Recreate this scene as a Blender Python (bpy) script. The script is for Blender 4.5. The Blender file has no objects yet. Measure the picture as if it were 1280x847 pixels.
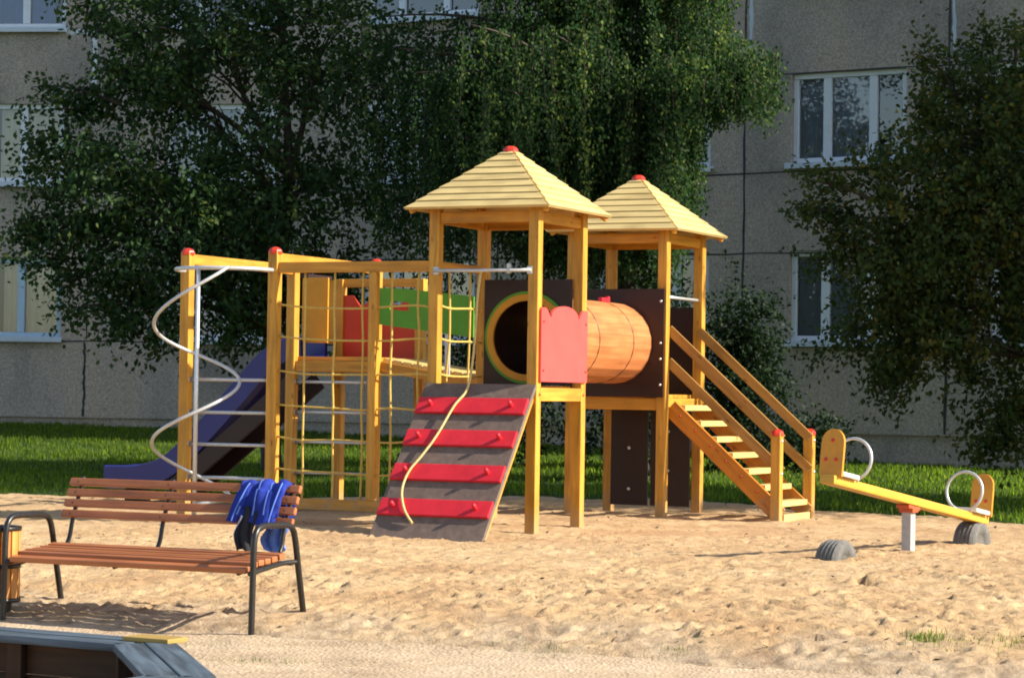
import bpy, bmesh, math, random
import numpy as np
from mathutils import Vector, Matrix
random.seed(7)
rng = np.random.default_rng(11)
scene = bpy.context.scene
col = scene.collection
R = math.radians

# ------------------------------------------------------------------ camera
FPX, YH, CZ, ROLL = 3100.0, 493.0, 1.24, 0.015
cam_d = bpy.data.cameras.new('camera')
cam = bpy.data.objects.new('camera', cam_d)
col.objects.link(cam)
cam_d.sensor_width = 36.0
cam_d.sensor_fit = 'HORIZONTAL'
cam_d.lens = 36.0 * FPX / 1280.0
cam_d.clip_start = 0.1
cam_d.clip_end = 2000
pitch = math.atan((YH - 423.5) / FPX)
cam.matrix_world = Matrix.Translation((0, 0, CZ)) @ Matrix.Rotation(math.pi / 2 + pitch, 4, 'X') @ Matrix.Rotation(ROLL, 4, 'Z')
scene.camera = cam


def at(px, py, Y):
    dx, dy = px - 640, py - 423.5
    x = dx * math.cos(ROLL) + dy * math.sin(ROLL)
    y = 423.5 - dx * math.sin(ROLL) + dy * math.cos(ROLL)
    return Vector((x / FPX * Y, Y, CZ - (y - YH) / FPX * Y))


# ------------------------------------------------------------------ light
SUN_EL, SUN_AZ = R(33), R(-15)          # azimuth measured from +X towards +Y
sd = Vector((math.cos(SUN_EL) * math.cos(SUN_AZ), math.cos(SUN_EL) * math.sin(SUN_AZ), math.sin(SUN_EL)))
world = bpy.data.worlds.new('World')
scene.world = world
world.use_nodes = True
wn = world.node_tree
wn.nodes.clear()
wo = wn.nodes.new('ShaderNodeOutputWorld')
wb = wn.nodes.new('ShaderNodeBackground')
sk = wn.nodes.new('ShaderNodeTexSky')
sk.sky_type = 'NISHITA'
sk.sun_disc = False
sk.sun_elevation = SUN_EL
sk.sun_rotation = math.pi / 2 - SUN_AZ
sk.air_density = 1.0
sk.dust_density = 1.0
wb.inputs[1].default_value = 0.112
wn.links.new(sk.outputs[0], wb.inputs[0])
wn.links.new(wb.outputs[0], wo.inputs[0])
sl = bpy.data.lights.new('sun', 'SUN')
sl.energy = 5.0
sl.angle = R(0.5)
sl.color = (1.0, 0.93, 0.80)
so = bpy.data.objects.new('sun', sl)
col.objects.link(so)
so.rotation_euler = sd.to_track_quat('Z', 'Y').to_euler()
so.location = (20, -4, 16)
vs = scene.view_settings
vs.view_transform = 'Standard'
try:
    vs.look = 'None'
except Exception:
    pass
vs.exposure = 0.92
vs.gamma = 1.0
vs.use_curve_mapping = False
scene.render.engine = 'CYCLES'
scene.cycles.max_bounces = 8
scene.cycles.transparent_max_bounces = 12
scene.cycles.filter_width = 1.9

# ------------------------------------------------------------------ materials
MATS = {}


def base_mat(name):
    m = bpy.data.materials.new(name)
    m.use_nodes = True
    nt = m.node_tree
    b = nt.nodes['Principled BSDF']
    return m, nt, b


def N(nt, typ, **kw):
    n = nt.nodes.new(typ)
    for k, v in kw.items():
        setattr(n, k, v)
    return n


def ramp(nt, stops):
    r = nt.nodes.new('ShaderNodeValToRGB')
    e = r.color_ramp.elements
    while len(e) < len(stops):
        e.new(0.5)
    for i, (p, c) in enumerate(stops):
        e[i].position = p
        e[i].color = (*c, 1)
    return r


def sc(c, k):
    return tuple(min(1, v * k) for v in c)


def wood(name, c, rough=0.5, contrast=0.25, knots=True, spec=0.35, bump=0.25):
    m, nt, b = base_mat(name)
    uv = N(nt, 'ShaderNodeUVMap')
    mp = N(nt, 'ShaderNodeMapping')
    mp.inputs['Scale'].default_value = (1.6, 22, 1)
    nt.links.new(uv.outputs[0], mp.inputs[0])
    n1 = N(nt, 'ShaderNodeTexNoise')
    n1.inputs['Scale'].default_value = 1.0
    n1.inputs['Detail'].default_value = 5
    n1.inputs['Distortion'].default_value = 0.6
    nt.links.new(mp.outputs[0], n1.inputs['Vector'])
    r1 = ramp(nt, [(0.3, sc(c, 1 - contrast)), (0.55, c), (0.75, sc(c, 1 + contrast * .7))])
    nt.links.new(n1.outputs[0], r1.inputs[0])
    # larger tone patches and dirt
    n2 = N(nt, 'ShaderNodeTexNoise')
    n2.inputs['Scale'].default_value = 2.3
    n2.inputs['Detail'].default_value = 4
    nt.links.new(uv.outputs[0], n2.inputs['Vector'])
    r2 = ramp(nt, [(0.32, (.74, .70, .66)), (0.52, (1, 1, 1))])
    nt.links.new(n2.outputs[0], r2.inputs[0])
    mx = N(nt, 'ShaderNodeMix', data_type='RGBA', blend_type='MULTIPLY')
    mx.inputs[0].default_value = 0.8
    nt.links.new(r1.outputs[0], mx.inputs[6])
    nt.links.new(r2.outputs[0], mx.inputs[7])
    out = mx.outputs[2]
    if knots:
        mp2 = N(nt, 'ShaderNodeMapping')
        mp2.inputs['Scale'].default_value = (3.2, 9, 1)
        nt.links.new(uv.outputs[0], mp2.inputs[0])
        v = N(nt, 'ShaderNodeTexVoronoi')
        v.inputs['Scale'].default_value = 1.0
        nt.links.new(mp2.outputs[0], v.inputs['Vector'])
        rk = ramp(nt, [(0.05, (.42, .28, .2)), (0.13, (1, 1, 1))])
        nt.links.new(v.outputs['Distance'], rk.inputs[0])
        mx2 = N(nt, 'ShaderNodeMix', data_type='RGBA', blend_type='MULTIPLY')
        mx2.inputs[0].default_value = 0.8
        nt.links.new(out, mx2.inputs[6])
        nt.links.new(rk.outputs[0], mx2.inputs[7])
        out = mx2.outputs[2]
    if name in ('post_wood', 'stair_wood', 'beam_wood'):
        # sand and grime rubbed into the feet, ragged upper edge
        tc = N(nt, 'ShaderNodeTexCoord')
        sp = N(nt, 'ShaderNodeSeparateXYZ')
        nt.links.new(tc.outputs['Object'], sp.inputs[0])
        ng = N(nt, 'ShaderNodeTexNoise')
        ng.inputs['Scale'].default_value = 14
        ng.inputs['Detail'].default_value = 5
        nt.links.new(tc.outputs['Object'], ng.inputs['Vector'])
        ml = N(nt, 'ShaderNodeMath', operation='MULTIPLY_ADD')
        ml.inputs[1].default_value = -.55
        nt.links.new(ng.outputs[0], ml.inputs[0])
        nt.links.new(sp.outputs[2], ml.inputs[2])
        mr = N(nt, 'ShaderNodeMapRange')
        mr.inputs['From Min'].default_value = -.24
        mr.inputs['From Max'].default_value = .02
        mr.inputs['To Min'].default_value = .75
        mr.inputs['To Max'].default_value = 0
        nt.links.new(ml.outputs[0], mr.inputs['Value'])
        md = N(nt, 'ShaderNodeMix', data_type='RGBA')
        md.inputs[7].default_value = (.42, .27, .13, 1)
        nt.links.new(mr.outputs[0], md.inputs[0])
        nt.links.new(out, md.inputs[6])
        out = md.outputs[2]
        # scuffs
        ns_ = N(nt, 'ShaderNodeTexNoise')
        ns_.inputs['Scale'].default_value = 7
        ns_.inputs['Detail'].default_value = 8
        ns_.inputs['Roughness'].default_value = .75
        nt.links.new(tc.outputs['Object'], ns_.inputs['Vector'])
        rs_ = ramp(nt, [(0.60, (1, 1, 1)), (0.70, (.72, .66, .6))])
        nt.links.new(ns_.outputs[0], rs_.inputs[0])
        m5 = N(nt, 'ShaderNodeMix', data_type='RGBA', blend_type='MULTIPLY')
        m5.inputs[0].default_value = .8
        nt.links.new(out, m5.inputs[6])
        nt.links.new(rs_.outputs[0], m5.inputs[7])
        out = m5.outputs[2]
    nt.links.new(out, b.inputs['Base Color'])
    b.inputs['Roughness'].default_value = rough
    b.inputs['Specular IOR Level'].default_value = spec
    bp = N(nt, 'ShaderNodeBump')
    bp.inputs['Strength'].default_value = bump
    bp.inputs['Distance'].default_value = 0.004
    nt.links.new(n1.outputs[0], bp.inputs['Height'])
    nt.links.new(bp.outputs[0], b.inputs['Normal'])
    MATS[name] = m
    return m


def plain(name, c, rough=0.5, metal=0.0, var=0.15, scale=6.0, spec=0.4, bump=0.0, bscale=60):
    m, nt, b = base_mat(name)
    tc = N(nt, 'ShaderNodeTexCoord')
    n1 = N(nt, 'ShaderNodeTexNoise')
    n1.inputs['Scale'].default_value = scale
    n1.inputs['Detail'].default_value = 6
    n1.inputs['Roughness'].default_value = 0.65
    nt.links.new(tc.outputs['Object'], n1.inputs['Vector'])
    r1 = ramp(nt, [(0.3, sc(c, 1 - var)), (0.7, sc(c, 1 + var))])
    nt.links.new(n1.outputs[0], r1.inputs[0])
    colout = r1.outputs[0]
    if name in ('red_paint', 'ramp_board', 'red_panel', 'seesaw_board', 'brown_board'):
        ns_ = N(nt, 'ShaderNodeTexNoise')
        ns_.inputs['Scale'].default_value = 9
        ns_.inputs['Detail'].default_value = 9
        ns_.inputs['Roughness'].default_value = .75
        nt.links.new(tc.outputs['Object'], ns_.inputs['Vector'])
        rs_ = ramp(nt, [(0.60, (0, 0, 0)), (0.72, (.5, .5, .5))])
        nt.links.new(ns_.outputs[0], rs_.inputs[0])
        m5 = N(nt, 'ShaderNodeMix', data_type='RGBA')
        nt.links.new(rs_.outputs[0], m5.inputs[0])
        nt.links.new(colout, m5.inputs[6])
        m5.inputs[7].default_value = (*[min(1, v * .55 + .13) for v in c], 1) if name != 'brown_board' else (.055, .035, .028, 1)
        colout = m5.outputs[2]
    nt.links.new(colout, b.inputs['Base Color'])
    rr = N(nt, 'ShaderNodeMapRange')
    rr.inputs['To Min'].default_value = max(0.02, rough - 0.1)
    rr.inputs['To Max'].default_value = min(1, rough + 0.12)
    nt.links.new(n1.outputs[0], rr.inputs['Value'])
    nt.links.new(rr.outputs[0], b.inputs['Roughness'])
    b.inputs['Metallic'].default_value = metal
    b.inputs['Specular IOR Level'].default_value = spec
    if bump > 0:
        n2 = N(nt, 'ShaderNodeTexNoise')
        n2.inputs['Scale'].default_value = bscale
        n2.inputs['Detail'].default_value = 4
        nt.links.new(tc.outputs['Object'], n2.inputs['Vector'])
        bp = N(nt, 'ShaderNodeBump')
        bp.inputs['Strength'].default_value = bump
        bp.inputs['Distance'].default_value = 0.01
        nt.links.new(n2.outputs[0], bp.inputs['Height'])
        nt.links.new(bp.outputs[0], b.inputs['Normal'])
    MATS[name] = m
    return m


wood('post_wood', (.62, .305, .042), rough=.45, contrast=.34)
wood('beam_wood', (.62, .285, .036), rough=.45, contrast=.34)
wood('stair_wood', (.56, .20, .022), rough=.42, contrast=.25)
wood('tread_wood', (.66, .47, .17), rough=.5, contrast=.18)
wood('rail_wood', (.42, .22, .055), rough=.5, contrast=.25)
wood('roof_wood', (.62, .46, .19), rough=.6, contrast=.2, knots=False)
wood('barrel_wood', (.55, .195, .068), rough=.5, contrast=.28, knots=False)
wood('bench_wood', (.40, .135, .046), rough=.38, contrast=.3, knots=False, spec=.5)
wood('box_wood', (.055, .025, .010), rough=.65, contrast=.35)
wood('bin_wood', (.62, .27, .07), rough=.5, contrast=.25, knots=False)
wood('slate_wood', (.085, .112, .138), rough=.6, contrast=.6, knots=False)
wood('ochre_wood', (.42, .27, .07), rough=.6, contrast=.3)
plain('brown_board', (.030, .0125, .0105), rough=.42, var=.2, scale=4)
plain('ramp_board', (.155, .110, .086), rough=.75, var=.28, scale=14, bump=.35, bscale=120)
plain('red_paint', (.62, .022, .034), rough=.42, var=.13, scale=7)
plain('red_panel', (.80, .085, .075), rough=.5, var=.06, scale=5)
plain('red_shade', (.58, .05, .02), rough=.45, var=.1, scale=5)
plain('red_cap', (.55, .035, .015), rough=.35, var=.2, scale=20)
plain('green_board', (.10, .33, .022), rough=.45, var=.1, scale=5)
plain('yellow_board', (.62, .29, .02), rough=.45, var=.1, scale=5)
plain('slide_blue', (.022, .022, .165), rough=.3, var=.12, scale=5, spec=.5)
plain('galv_metal', (.60, .60, .585), rough=.36, metal=.45, var=.1, scale=25)
plain('dull_metal', (.40, .39, .385), rough=.5, metal=.2, var=.15, scale=20)
plain('bolt_metal', (.68, .68, .66), rough=.3, metal=.6, var=.05)
plain('dark_metal', (.016, .013, .011), rough=.34, var=.25, scale=30, spec=.5)
plain('bracket_red', (.50, .085, .025), rough=.45, var=.2, scale=20)
plain('rope', (.62, .48, .20), rough=.85, var=.2, scale=60, bump=.6, bscale=220)
plain('net_rope', (.66, .44, .10), rough=.8, var=.2, scale=60, bump=.6, bscale=220)
plain('rubber', (.13, .125, .115), rough=.85, var=.3, scale=18, bump=.6, bscale=50)
plain('seat_white', (.72, .70, .66), rough=.45, var=.05)
plain('seesaw_board', (.60, .26, .018), rough=.45, var=.12, scale=8)
wood('seesaw_wood', (.66, .36, .045), rough=.42, contrast=.2, knots=False)
plain('jacket_blue', (.008, .026, .25), rough=.8, var=.25, scale=10, bump=.3, bscale=60)
plain('jacket_light', (.10, .19, .58), rough=.5, var=.15, scale=10)
plain('jacket_white', (.62, .66, .74), rough=.7, var=.08)
plain('jacket_black', (.014, .014, .018), rough=.8, var=.3, scale=12)
plain('bark', (.055, .042, .032), rough=.9, var=.4, scale=9, bump=.8, bscale=30)
plain('frame_white', (.72, .74, .76), rough=.4, var=.05, scale=3)
plain('frame_blue', (.42, .55, .66), rough=.5, var=.12, scale=3)
plain('sill_metal', (.55, .60, .66), rough=.45, var=.1, scale=3)
plain('curtain_cream', (.86, .72, .48), rough=.9, var=.08, scale=3)
plain('curtain_grey', (.52, .56, .60), rough=.9, var=.12, scale=3)
plain('curtain_blue', (.10, .20, .48), rough=.9, var=.15, scale=3)
plain('room_dark', (.02, .02, .024), rough=.9, var=.2)
plain('seam_white', (.66, .68, .70), rough=.8, var=.15, scale=4)
plain('seam_dark', (.05, .05, .055), rough=.9, var=.3, scale=4)


def mat_glass():
    m, nt, b = base_mat('window_glass')
    nt.nodes.remove(b)
    out = nt.nodes['Material Output']
    tr = N(nt, 'ShaderNodeBsdfTransparent')
    tr.inputs[0].default_value = (.80, .85, .90, 1)
    gl = N(nt, 'ShaderNodeBsdfGlossy')
    gl.inputs['Roughness'].default_value = 0.02
    tc = N(nt, 'ShaderNodeTexCoord')
    nz = N(nt, 'ShaderNodeTexNoise')
    nz.inputs['Scale'].default_value = 1.1
    nt.links.new(tc.outputs['Object'], nz.inputs['Vector'])
    bp = N(nt, 'ShaderNodeBump')
    bp.inputs['Strength'].default_value = .06
    nt.links.new(nz.outputs[0], bp.inputs['Height'])
    nt.links.new(bp.outputs[0], gl.inputs['Normal'])
    fr = N(nt, 'ShaderNodeFresnel')
    fr.inputs['IOR'].default_value = 1.6
    ad = N(nt, 'ShaderNodeMath', operation='ADD')
    ad.inputs[1].default_value = .10
    nt.links.new(fr.outputs[0], ad.inputs[0])
    mx = N(nt, 'ShaderNodeMixShader')
    nt.links.new(ad.outputs[0], mx.inputs[0])
    nt.links.new(tr.outputs[0], mx.inputs[1])
    nt.links.new(gl.outputs[0], mx.inputs[2])
    nt.links.new(mx.outputs[0], out.inputs[0])
    MATS['window_glass'] = m


mat_glass()


def mat_wall():
    m, nt, b = base_mat('pebble_dash')
    tc = N(nt, 'ShaderNodeTexCoord')
    n1 = N(nt, 'ShaderNodeTexNoise')
    n1.inputs['Scale'].default_value = 26
    n1.inputs['Detail'].default_value = 5
    n1.inputs['Roughness'].default_value = .8
    nt.links.new(tc.outputs['Object'], n1.inputs['Vector'])
    r1 = ramp(nt, [(0.32, (.275, .225, .182)), (0.5, (.46, .385, .315)), (0.68, (.64, .545, .455))])
    nt.links.new(n1.outputs[0], r1.inputs[0])
    n2 = N(nt, 'ShaderNodeTexNoise')
    n2.inputs['Scale'].default_value = .55
    n2.inputs['Detail'].default_value = 5
    mp = N(nt, 'ShaderNodeMapping')
    mp.inputs['Scale'].default_value = (1.2, 1.2, .55)
    nt.links.new(tc.outputs['Object'], mp.inputs[0])
    nt.links.new(mp.outputs[0], n2.inputs['Vector'])
    r2 = ramp(nt, [(0.3, (.62, .64, .68)), (0.5, (.95, .95, .95)), (0.7, (1.12, 1.04, .96))])
    nt.links.new(n2.outputs[0], r2.inputs[0])
    mx = N(nt, 'ShaderNodeMix', data_type='RGBA', blend_type='MULTIPLY')
    mx.inputs[0].default_value = 1
    nt.links.new(r1.outputs[0], mx.inputs[6])
    nt.links.new(r2.outputs[0], mx.inputs[7])
    nt.links.new(mx.outputs[2], b.inputs['Base Color'])
    b.inputs['Roughness'].default_value = .95
    b.inputs['Specular IOR Level'].default_value = .15
    bp = N(nt, 'ShaderNodeBump')
    bp.inputs['Strength'].default_value = .7
    bp.inputs['Distance'].default_value = .03
    nt.links.new(n1.outputs[0], bp.inputs['Height'])
    nt.links.new(bp.outputs[0], b.inputs['Normal'])
    MATS['pebble_dash'] = m


mat_wall()


def mat_sand():
    m, nt, b = base_mat('sand')
    tc = N(nt, 'ShaderNodeTexCoord')
    n1 = N(nt, 'ShaderNodeTexNoise')
    n1.inputs['Scale'].default_value = 1.1
    n1.inputs['Detail'].default_value = 8
    n1.inputs['Roughness'].default_value = .62
    nt.links.new(tc.outputs['Object'], n1.inputs['Vector'])
    r1 = ramp(nt, [(0.3, (.40, .242, .124)), (0.5, (.51, .338, .178)), (0.68, (.58, .402, .226))])
    nt.links.new(n1.outputs[0], r1.inputs[0])
    # small dark crumbs: twigs, damp crumbs of earth
    v = N(nt, 'ShaderNodeTexNoise')
    v.inputs['Scale'].default_value = 13
    v.inputs['Detail'].default_value = 3
    nt.links.new(tc.outputs['Object'], v.inputs['Vector'])
    r2 = ramp(nt, [(0.28, (.55, .50, .46)), (0.40, (1, 1, 1))])
    nt.links.new(v.outputs[0], r2.inputs[0])
    mx = N(nt, 'ShaderNodeMix', data_type='RGBA', blend_type='MULTIPLY')
    mx.inputs[0].default_value = .8
    nt.links.new(r1.outputs[0], mx.inputs[6])
    nt.links.new(r2.outputs[0], mx.inputs[7])
    # the fringe of the sand where it has been mixed with earth and gravel
    at_ = N(nt, 'ShaderNodeAttribute')
    at_.attribute_name = 'earth'
    mx3 = N(nt, 'ShaderNodeMix', data_type='RGBA')
    nt.links.new(at_.outputs['Fac'], mx3.inputs[0])
    nt.links.new(mx.outputs[2], mx3.inputs[6])
    n4 = N(nt, 'ShaderNodeTexNoise')
    n4.inputs['Scale'].default_value = 9
    n4.inputs['Detail'].default_value = 6
    nt.links.new(tc.outputs['Object'], n4.inputs['Vector'])
    r4 = ramp(nt, [(0.3, (.22, .16, .105)), (0.6, (.52, .40, .27))])
    nt.links.new(n4.outputs[0], r4.inputs[0])
    nt.links.new(r4.outputs[0], mx3.inputs[7])
    nt.links.new(mx3.outputs[2], b.inputs['Base Color'])
    b.inputs['Roughness'].default_value = .95
    b.inputs['Specular IOR Level'].default_value = .15
    n3 = N(nt, 'ShaderNodeTexNoise')
    n3.inputs['Scale'].default_value = 34
    n3.inputs['Detail'].default_value = 6
    n3.inputs['Roughness'].default_value = .7
    nt.links.new(tc.outputs['Object'], n3.inputs['Vector'])
    bp = N(nt, 'ShaderNodeBump')
    bp.inputs['Strength'].default_value = .8
    bp.inputs['Distance'].default_value = .025
    nt.links.new(n3.outputs[0], bp.inputs['Height'])
    nt.links.new(bp.outputs[0], b.inputs['Normal'])
    MATS['sand'] = m


mat_sand()


def mat_path():
    m, nt, b = base_mat('gravel_path')
    tc = N(nt, 'ShaderNodeTexCoord')
    n1 = N(nt, 'ShaderNodeTexNoise')
    n1.inputs['Scale'].default_value = 1.6
    n1.inputs['Detail'].default_value = 9
    n1.inputs['Roughness'].default_value = .72
    nt.links.new(tc.outputs['Object'], n1.inputs['Vector'])
    r1 = ramp(nt, [(0.3, (.34, .25, .16)), (0.5, (.49, .365, .24)), (0.7, (.58, .45, .31))])
    nt.links.new(n1.outputs[0], r1.inputs[0])
    v = N(nt, 'ShaderNodeTexVoronoi')
    v.inputs['Scale'].default_value = 42
    nt.links.new(tc.outputs['Object'], v.inputs['Vector'])
    r2 = ramp(nt, [(0.0, (.7, .68, .66)), (0.9, (1.05, 1.04, 1.02))])
    nt.links.new(v.outputs['Color'], r2.inputs[0])
    mx = N(nt, 'ShaderNodeMix', data_type='RGBA', blend_type='MULTIPLY')
    mx.inputs[0].default_value = .8
    nt.links.new(r1.outputs[0], mx.inputs[6])
    nt.links.new(r2.outputs[0], mx.inputs[7])
    nt.links.new(mx.outputs[2], b.inputs['Base Color'])
    b.inputs['Roughness'].default_value = .95
    b.inputs['Specular IOR Level'].default_value = .15
    bp = N(nt, 'ShaderNodeBump')
    bp.inputs['Strength'].default_value = .6
    bp.inputs['Distance'].default_value = .012
    nt.links.new(v.outputs['Distance'], bp.inputs['Height'])
    nt.links.new(bp.outputs[0], b.inputs['Normal'])
    MATS['gravel_path'] = m


mat_path()


def mat_soil():
    m, nt, b = base_mat('lawn_soil')
    tc = N(nt, 'ShaderNodeTexCoord')
    n1 = N(nt, 'ShaderNodeTexNoise')
    n1.inputs['Scale'].default_value = 2.2
    n1.inputs['Detail'].default_value = 7
    nt.links.new(tc.outputs['Object'], n1.inputs['Vector'])
    r1 = ramp(nt, [(0.3, (.030, .045, .014)), (0.55, (.048, .085, .018)), (0.75, (.075, .10, .03))])
    nt.links.new(n1.outputs[0], r1.inputs[0])
    nt.links.new(r1.outputs[0], b.inputs['Base Color'])
    b.inputs['Roughness'].default_value = .95
    b.inputs['Specular IOR Level'].default_value = .1
    MATS['lawn_soil'] = m


mat_soil()


def mat_leaf(name, dark, mid, light, trans=.35, tval=1.5):
    m, nt, b = base_mat(name)
    out = nt.nodes['Material Output']
    a = N(nt, 'ShaderNodeAttribute')
    a.attribute_name = 'var'
    r1 = ramp(nt, [(0.0, dark), (0.55, mid), (1.0, light)])
    nt.links.new(a.outputs['Fac'], r1.inputs[0])
    nt.links.new(r1.outputs[0], b.inputs['Base Color'])
    b.inputs['Roughness'].default_value = .6
    b.inputs['Specular IOR Level'].default_value = .16
    tl = N(nt, 'ShaderNodeBsdfTranslucent')
    hs = N(nt, 'ShaderNodeHueSaturation')
    hs.inputs['Value'].default_value = tval
    hs.inputs['Saturation'].default_value = 1.1
    nt.links.new(r1.outputs[0], hs.inputs['Color'])
    nt.links.new(hs.outputs[0], tl.inputs[0])
    mx = N(nt, 'ShaderNodeMixShader')
    mx.inputs[0].default_value = trans
    nt.links.new(b.outputs[0], mx.inputs[1])
    nt.links.new(tl.outputs[0], mx.inputs[2])
    nt.links.new(mx.outputs[0], out.inputs[0])
    MATS[name] = m


mat_leaf('leaf_apple', (.020, .044, .017), (.035, .074, .022), (.095, .12, .025), .34)
mat_leaf('leaf_birch', (.017, .040, .016), (.034, .076, .023), (.19, .24, .055), .46)
mat_leaf('leaf_right', (.026, .046, .013), (.048, .076, .018), (.14, .115, .022), .34)
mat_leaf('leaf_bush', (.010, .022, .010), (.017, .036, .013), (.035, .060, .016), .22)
mat_leaf('grass_blade', (.038, .064, .010), (.080, .130, .017), (.17, .21, .035), .6, 2.5)

# ------------------------------------------------------------------ mesh helpers


class MB:
    """collects shapes with UVs in metres (U along the grain)"""

    def __init__(self):
        self.v, self.f, self.uv, self.sm = [], [], [], []

    def raw(self, verts, faces, uvs=None, smooth=False):
        o = len(self.v)
        self.v.extend(verts)
        for i, f in enumerate(faces):
            self.f.append([o + k for k in f])
            self.sm.append(smooth)
            if uvs is None:
                self.uv.extend([(verts[k][0], verts[k][2] + verts[k][1]) for k in f])
            else:
                self.uv.extend(uvs[i])

    def box(self, c, d, ax=None, bev=.006, taper=None):
        """c centre, d full sizes, ax three unit vectors"""
        c = Vector(c)
        if ax is None:
            ax = (Vector((1, 0, 0)), Vector((0, 1, 0)), Vector((0, 0, 1)))
        ax = [Vector(a) for a in ax]
        bm = bmesh.new()
        bmesh.ops.create_cube(bm, size=1)
        for v in bm.verts:
            v.co = Vector((v.co.x * d[0], v.co.y * d[1], v.co.z * d[2]))
        if bev > 0:
            bmesh.ops.bevel(bm, geom=bm.edges[:], offset=min(bev, min(d) * .3), segments=2, affect='EDGES', profile=.6)
        bm.normal_update()
        L = max(range(3), key=lambda i: d[i])
        ou, ov = random.uniform(0, 20), random.uniform(0, 20)
        bm.verts.index_update()
        vs = [c + ax[0] * v.co.x + ax[1] * v.co.y + ax[2] * v.co.z for v in bm.verts]
        fs, us = [], []
        for f in bm.faces:
            n = f.normal
            D = max(range(3), key=lambda i: abs(n[i]))
            oth = [i for i in range(3) if i != D]
            if L in oth:
                ui = L
                vi = [i for i in oth if i != L][0]
            else:
                ui, vi = oth
            fs.append([v.index for v in f.verts])
            if D == L:
                us.append([(ou + v.co[ui] * .15, ov + v.co[vi]) for v in f.verts])
            else:
                us.append([(ou + v.co[ui], ov + v.co[vi] + D * .37) for v in f.verts])
        bm.free()
        self.raw(vs, fs, us)
        return self

    def bar(self, p0, p1, w, h, up=(0, 0, 1), bev=.006):
        """board from p0 to p1; w across, h along 'up'"""
        p0, p1 = Vector(p0), Vector(p1)
        x = (p1 - p0)
        L = x.length
        x.normalize()
        up = Vector(up)
        y = up.cross(x).normalized()
        z = x.cross(y).normalized()
        return self.box((p0 + p1) / 2, (L, w, h), (x, y, z), bev)

    def tube(self, pts, r, n=10, closed=False, cap=True):
        pts = [Vector(p) for p in pts]
        m = len(pts)
        rs = r if isinstance(r, (list, tuple)) else [r] * m
        tang = []
        for i in range(m):
            if closed:
                t = pts[(i + 1) % m] - pts[i - 1]
            else:
                t = pts[min(i + 1, m - 1)] - pts[max(i - 1, 0)]
            if t.length < 1e-9:
                t = Vector((0, 0, 1))
            tang.append(t.normalized())
        ref = Vector((0, 0, 1)) if abs(tang[0].z) < .9 else Vector((1, 0, 0))
        u = tang[0].cross(ref).normalized()
        vs, us = [], []
        acc = 0
        for i in range(m):
            if i:
                acc += (pts[i] - pts[i - 1]).length
                u = (u - tang[i] * u.dot(tang[i])).normalized()
            w = tang[i].cross(u)
            for k in range(n):
                a = 2 * math.pi * k / n
                vs.append(pts[i] + (u * math.cos(a) + w * math.sin(a)) * rs[i])
                us.append((acc, k / n * 2 * math.pi * rs[i]))
        fs, fu = [], []
        rng_i = range(m if closed else m - 1)
        for i in rng_i:
            j = (i + 1) % m
            for k in range(n):
                l = (k + 1) % n
                f = [i * n + k, i * n + l, j * n + l, j * n + k]
                fs.append(f)
                fu.append([us[q] for q in f])
        self.raw(vs, fs, fu, True)
        if cap and not closed:
            for e in (0, m - 1):
                f = [e * n + k for k in range(n)]
                if e == 0:
                    f = f[::-1]
                self.f.append([len(self.v) - len(vs) + q for q in f])
                self.sm.append(False)
                self.uv.extend([us[q] for q in f])
        return self

    def prism(self, poly, o, ex, ey, ez, t, bev=0.0):
        """outline poly (2D) extruded by t along ez, from plane at origin o"""
        o, ex, ey, ez = Vector(o), Vector(ex), Vector(ey), Vector(ez)
        n = len(poly)
        vs = [o + ex * x + ey * y for x, y in poly] + [o + ex * x + ey * y + ez * t for x, y in poly]
        fs = [list(range(n))[::-1], list(range(n, 2 * n))]
        us = [[(poly[i][1], poly[i][0]) for i in fs[0]], [(poly[i - n][1], poly[i - n][0]) for i in fs[1]]]
        for i in range(n):
            j = (i + 1) % n
            fs.append([i, j, n + j, n + i])
            us.append([(poly[i][1], 0), (poly[j][1], 0), (poly[j][1], t), (poly[i][1], t)])
        self.raw(vs, fs, us)
        return self

    def lathe(self, prof, o, axis=(0, 0, 1), n=20, smooth=True):
        """prof list of (r, h) along axis"""
        o, az = Vector(o), Vector(axis).normalized()
        ref = Vector((1, 0, 0)) if abs(az.x) < .9 else Vector((0, 1, 0))
        ax = az.cross(ref).normalized()
        ay = az.cross(ax)
        vs = []
        for r, h in prof:
            for k in range(n):
                a = 2 * math.pi * k / n
                vs.append(o + az * h + (ax * math.cos(a) + ay * math.sin(a)) * max(r, 1e-4))
        fs = []
        for i in range(len(prof) - 1):
            for k in range(n):
                l = (k + 1) % n
                fs.append([i * n + k, i * n + l, (i + 1) * n + l, (i + 1) * n + k])
        self.raw(vs, fs, None, smooth)
        return self

    def build(self, name, mat, parent=None, offset=None):
        me = bpy.data.meshes.new(name)
        off = Vector(offset) if offset is not None else Vector((0, 0, 0))
        me.from_pydata([tuple(Vector(v) - off) for v in self.v], [], self.f)
        uvl = me.uv_layers.new(name='UVMap')
        flat = np.array(self.uv, dtype=np.float32).ravel()
        uvl.data.foreach_set('uv', flat)
        me.polygons.foreach_set('use_smooth', np.array(self.sm, dtype=bool))
        me.materials.append(MATS[mat])
        bm = bmesh.new()
        bm.from_mesh(me)
        bmesh.ops.recalc_face_normals(bm, faces=bm.faces[:])
        bm.to_mesh(me)
        bm.free()
        o = bpy.data.objects.new(name, me)
        col.objects.link(o)
        if parent:
            o.parent = parent
        return o


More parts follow.
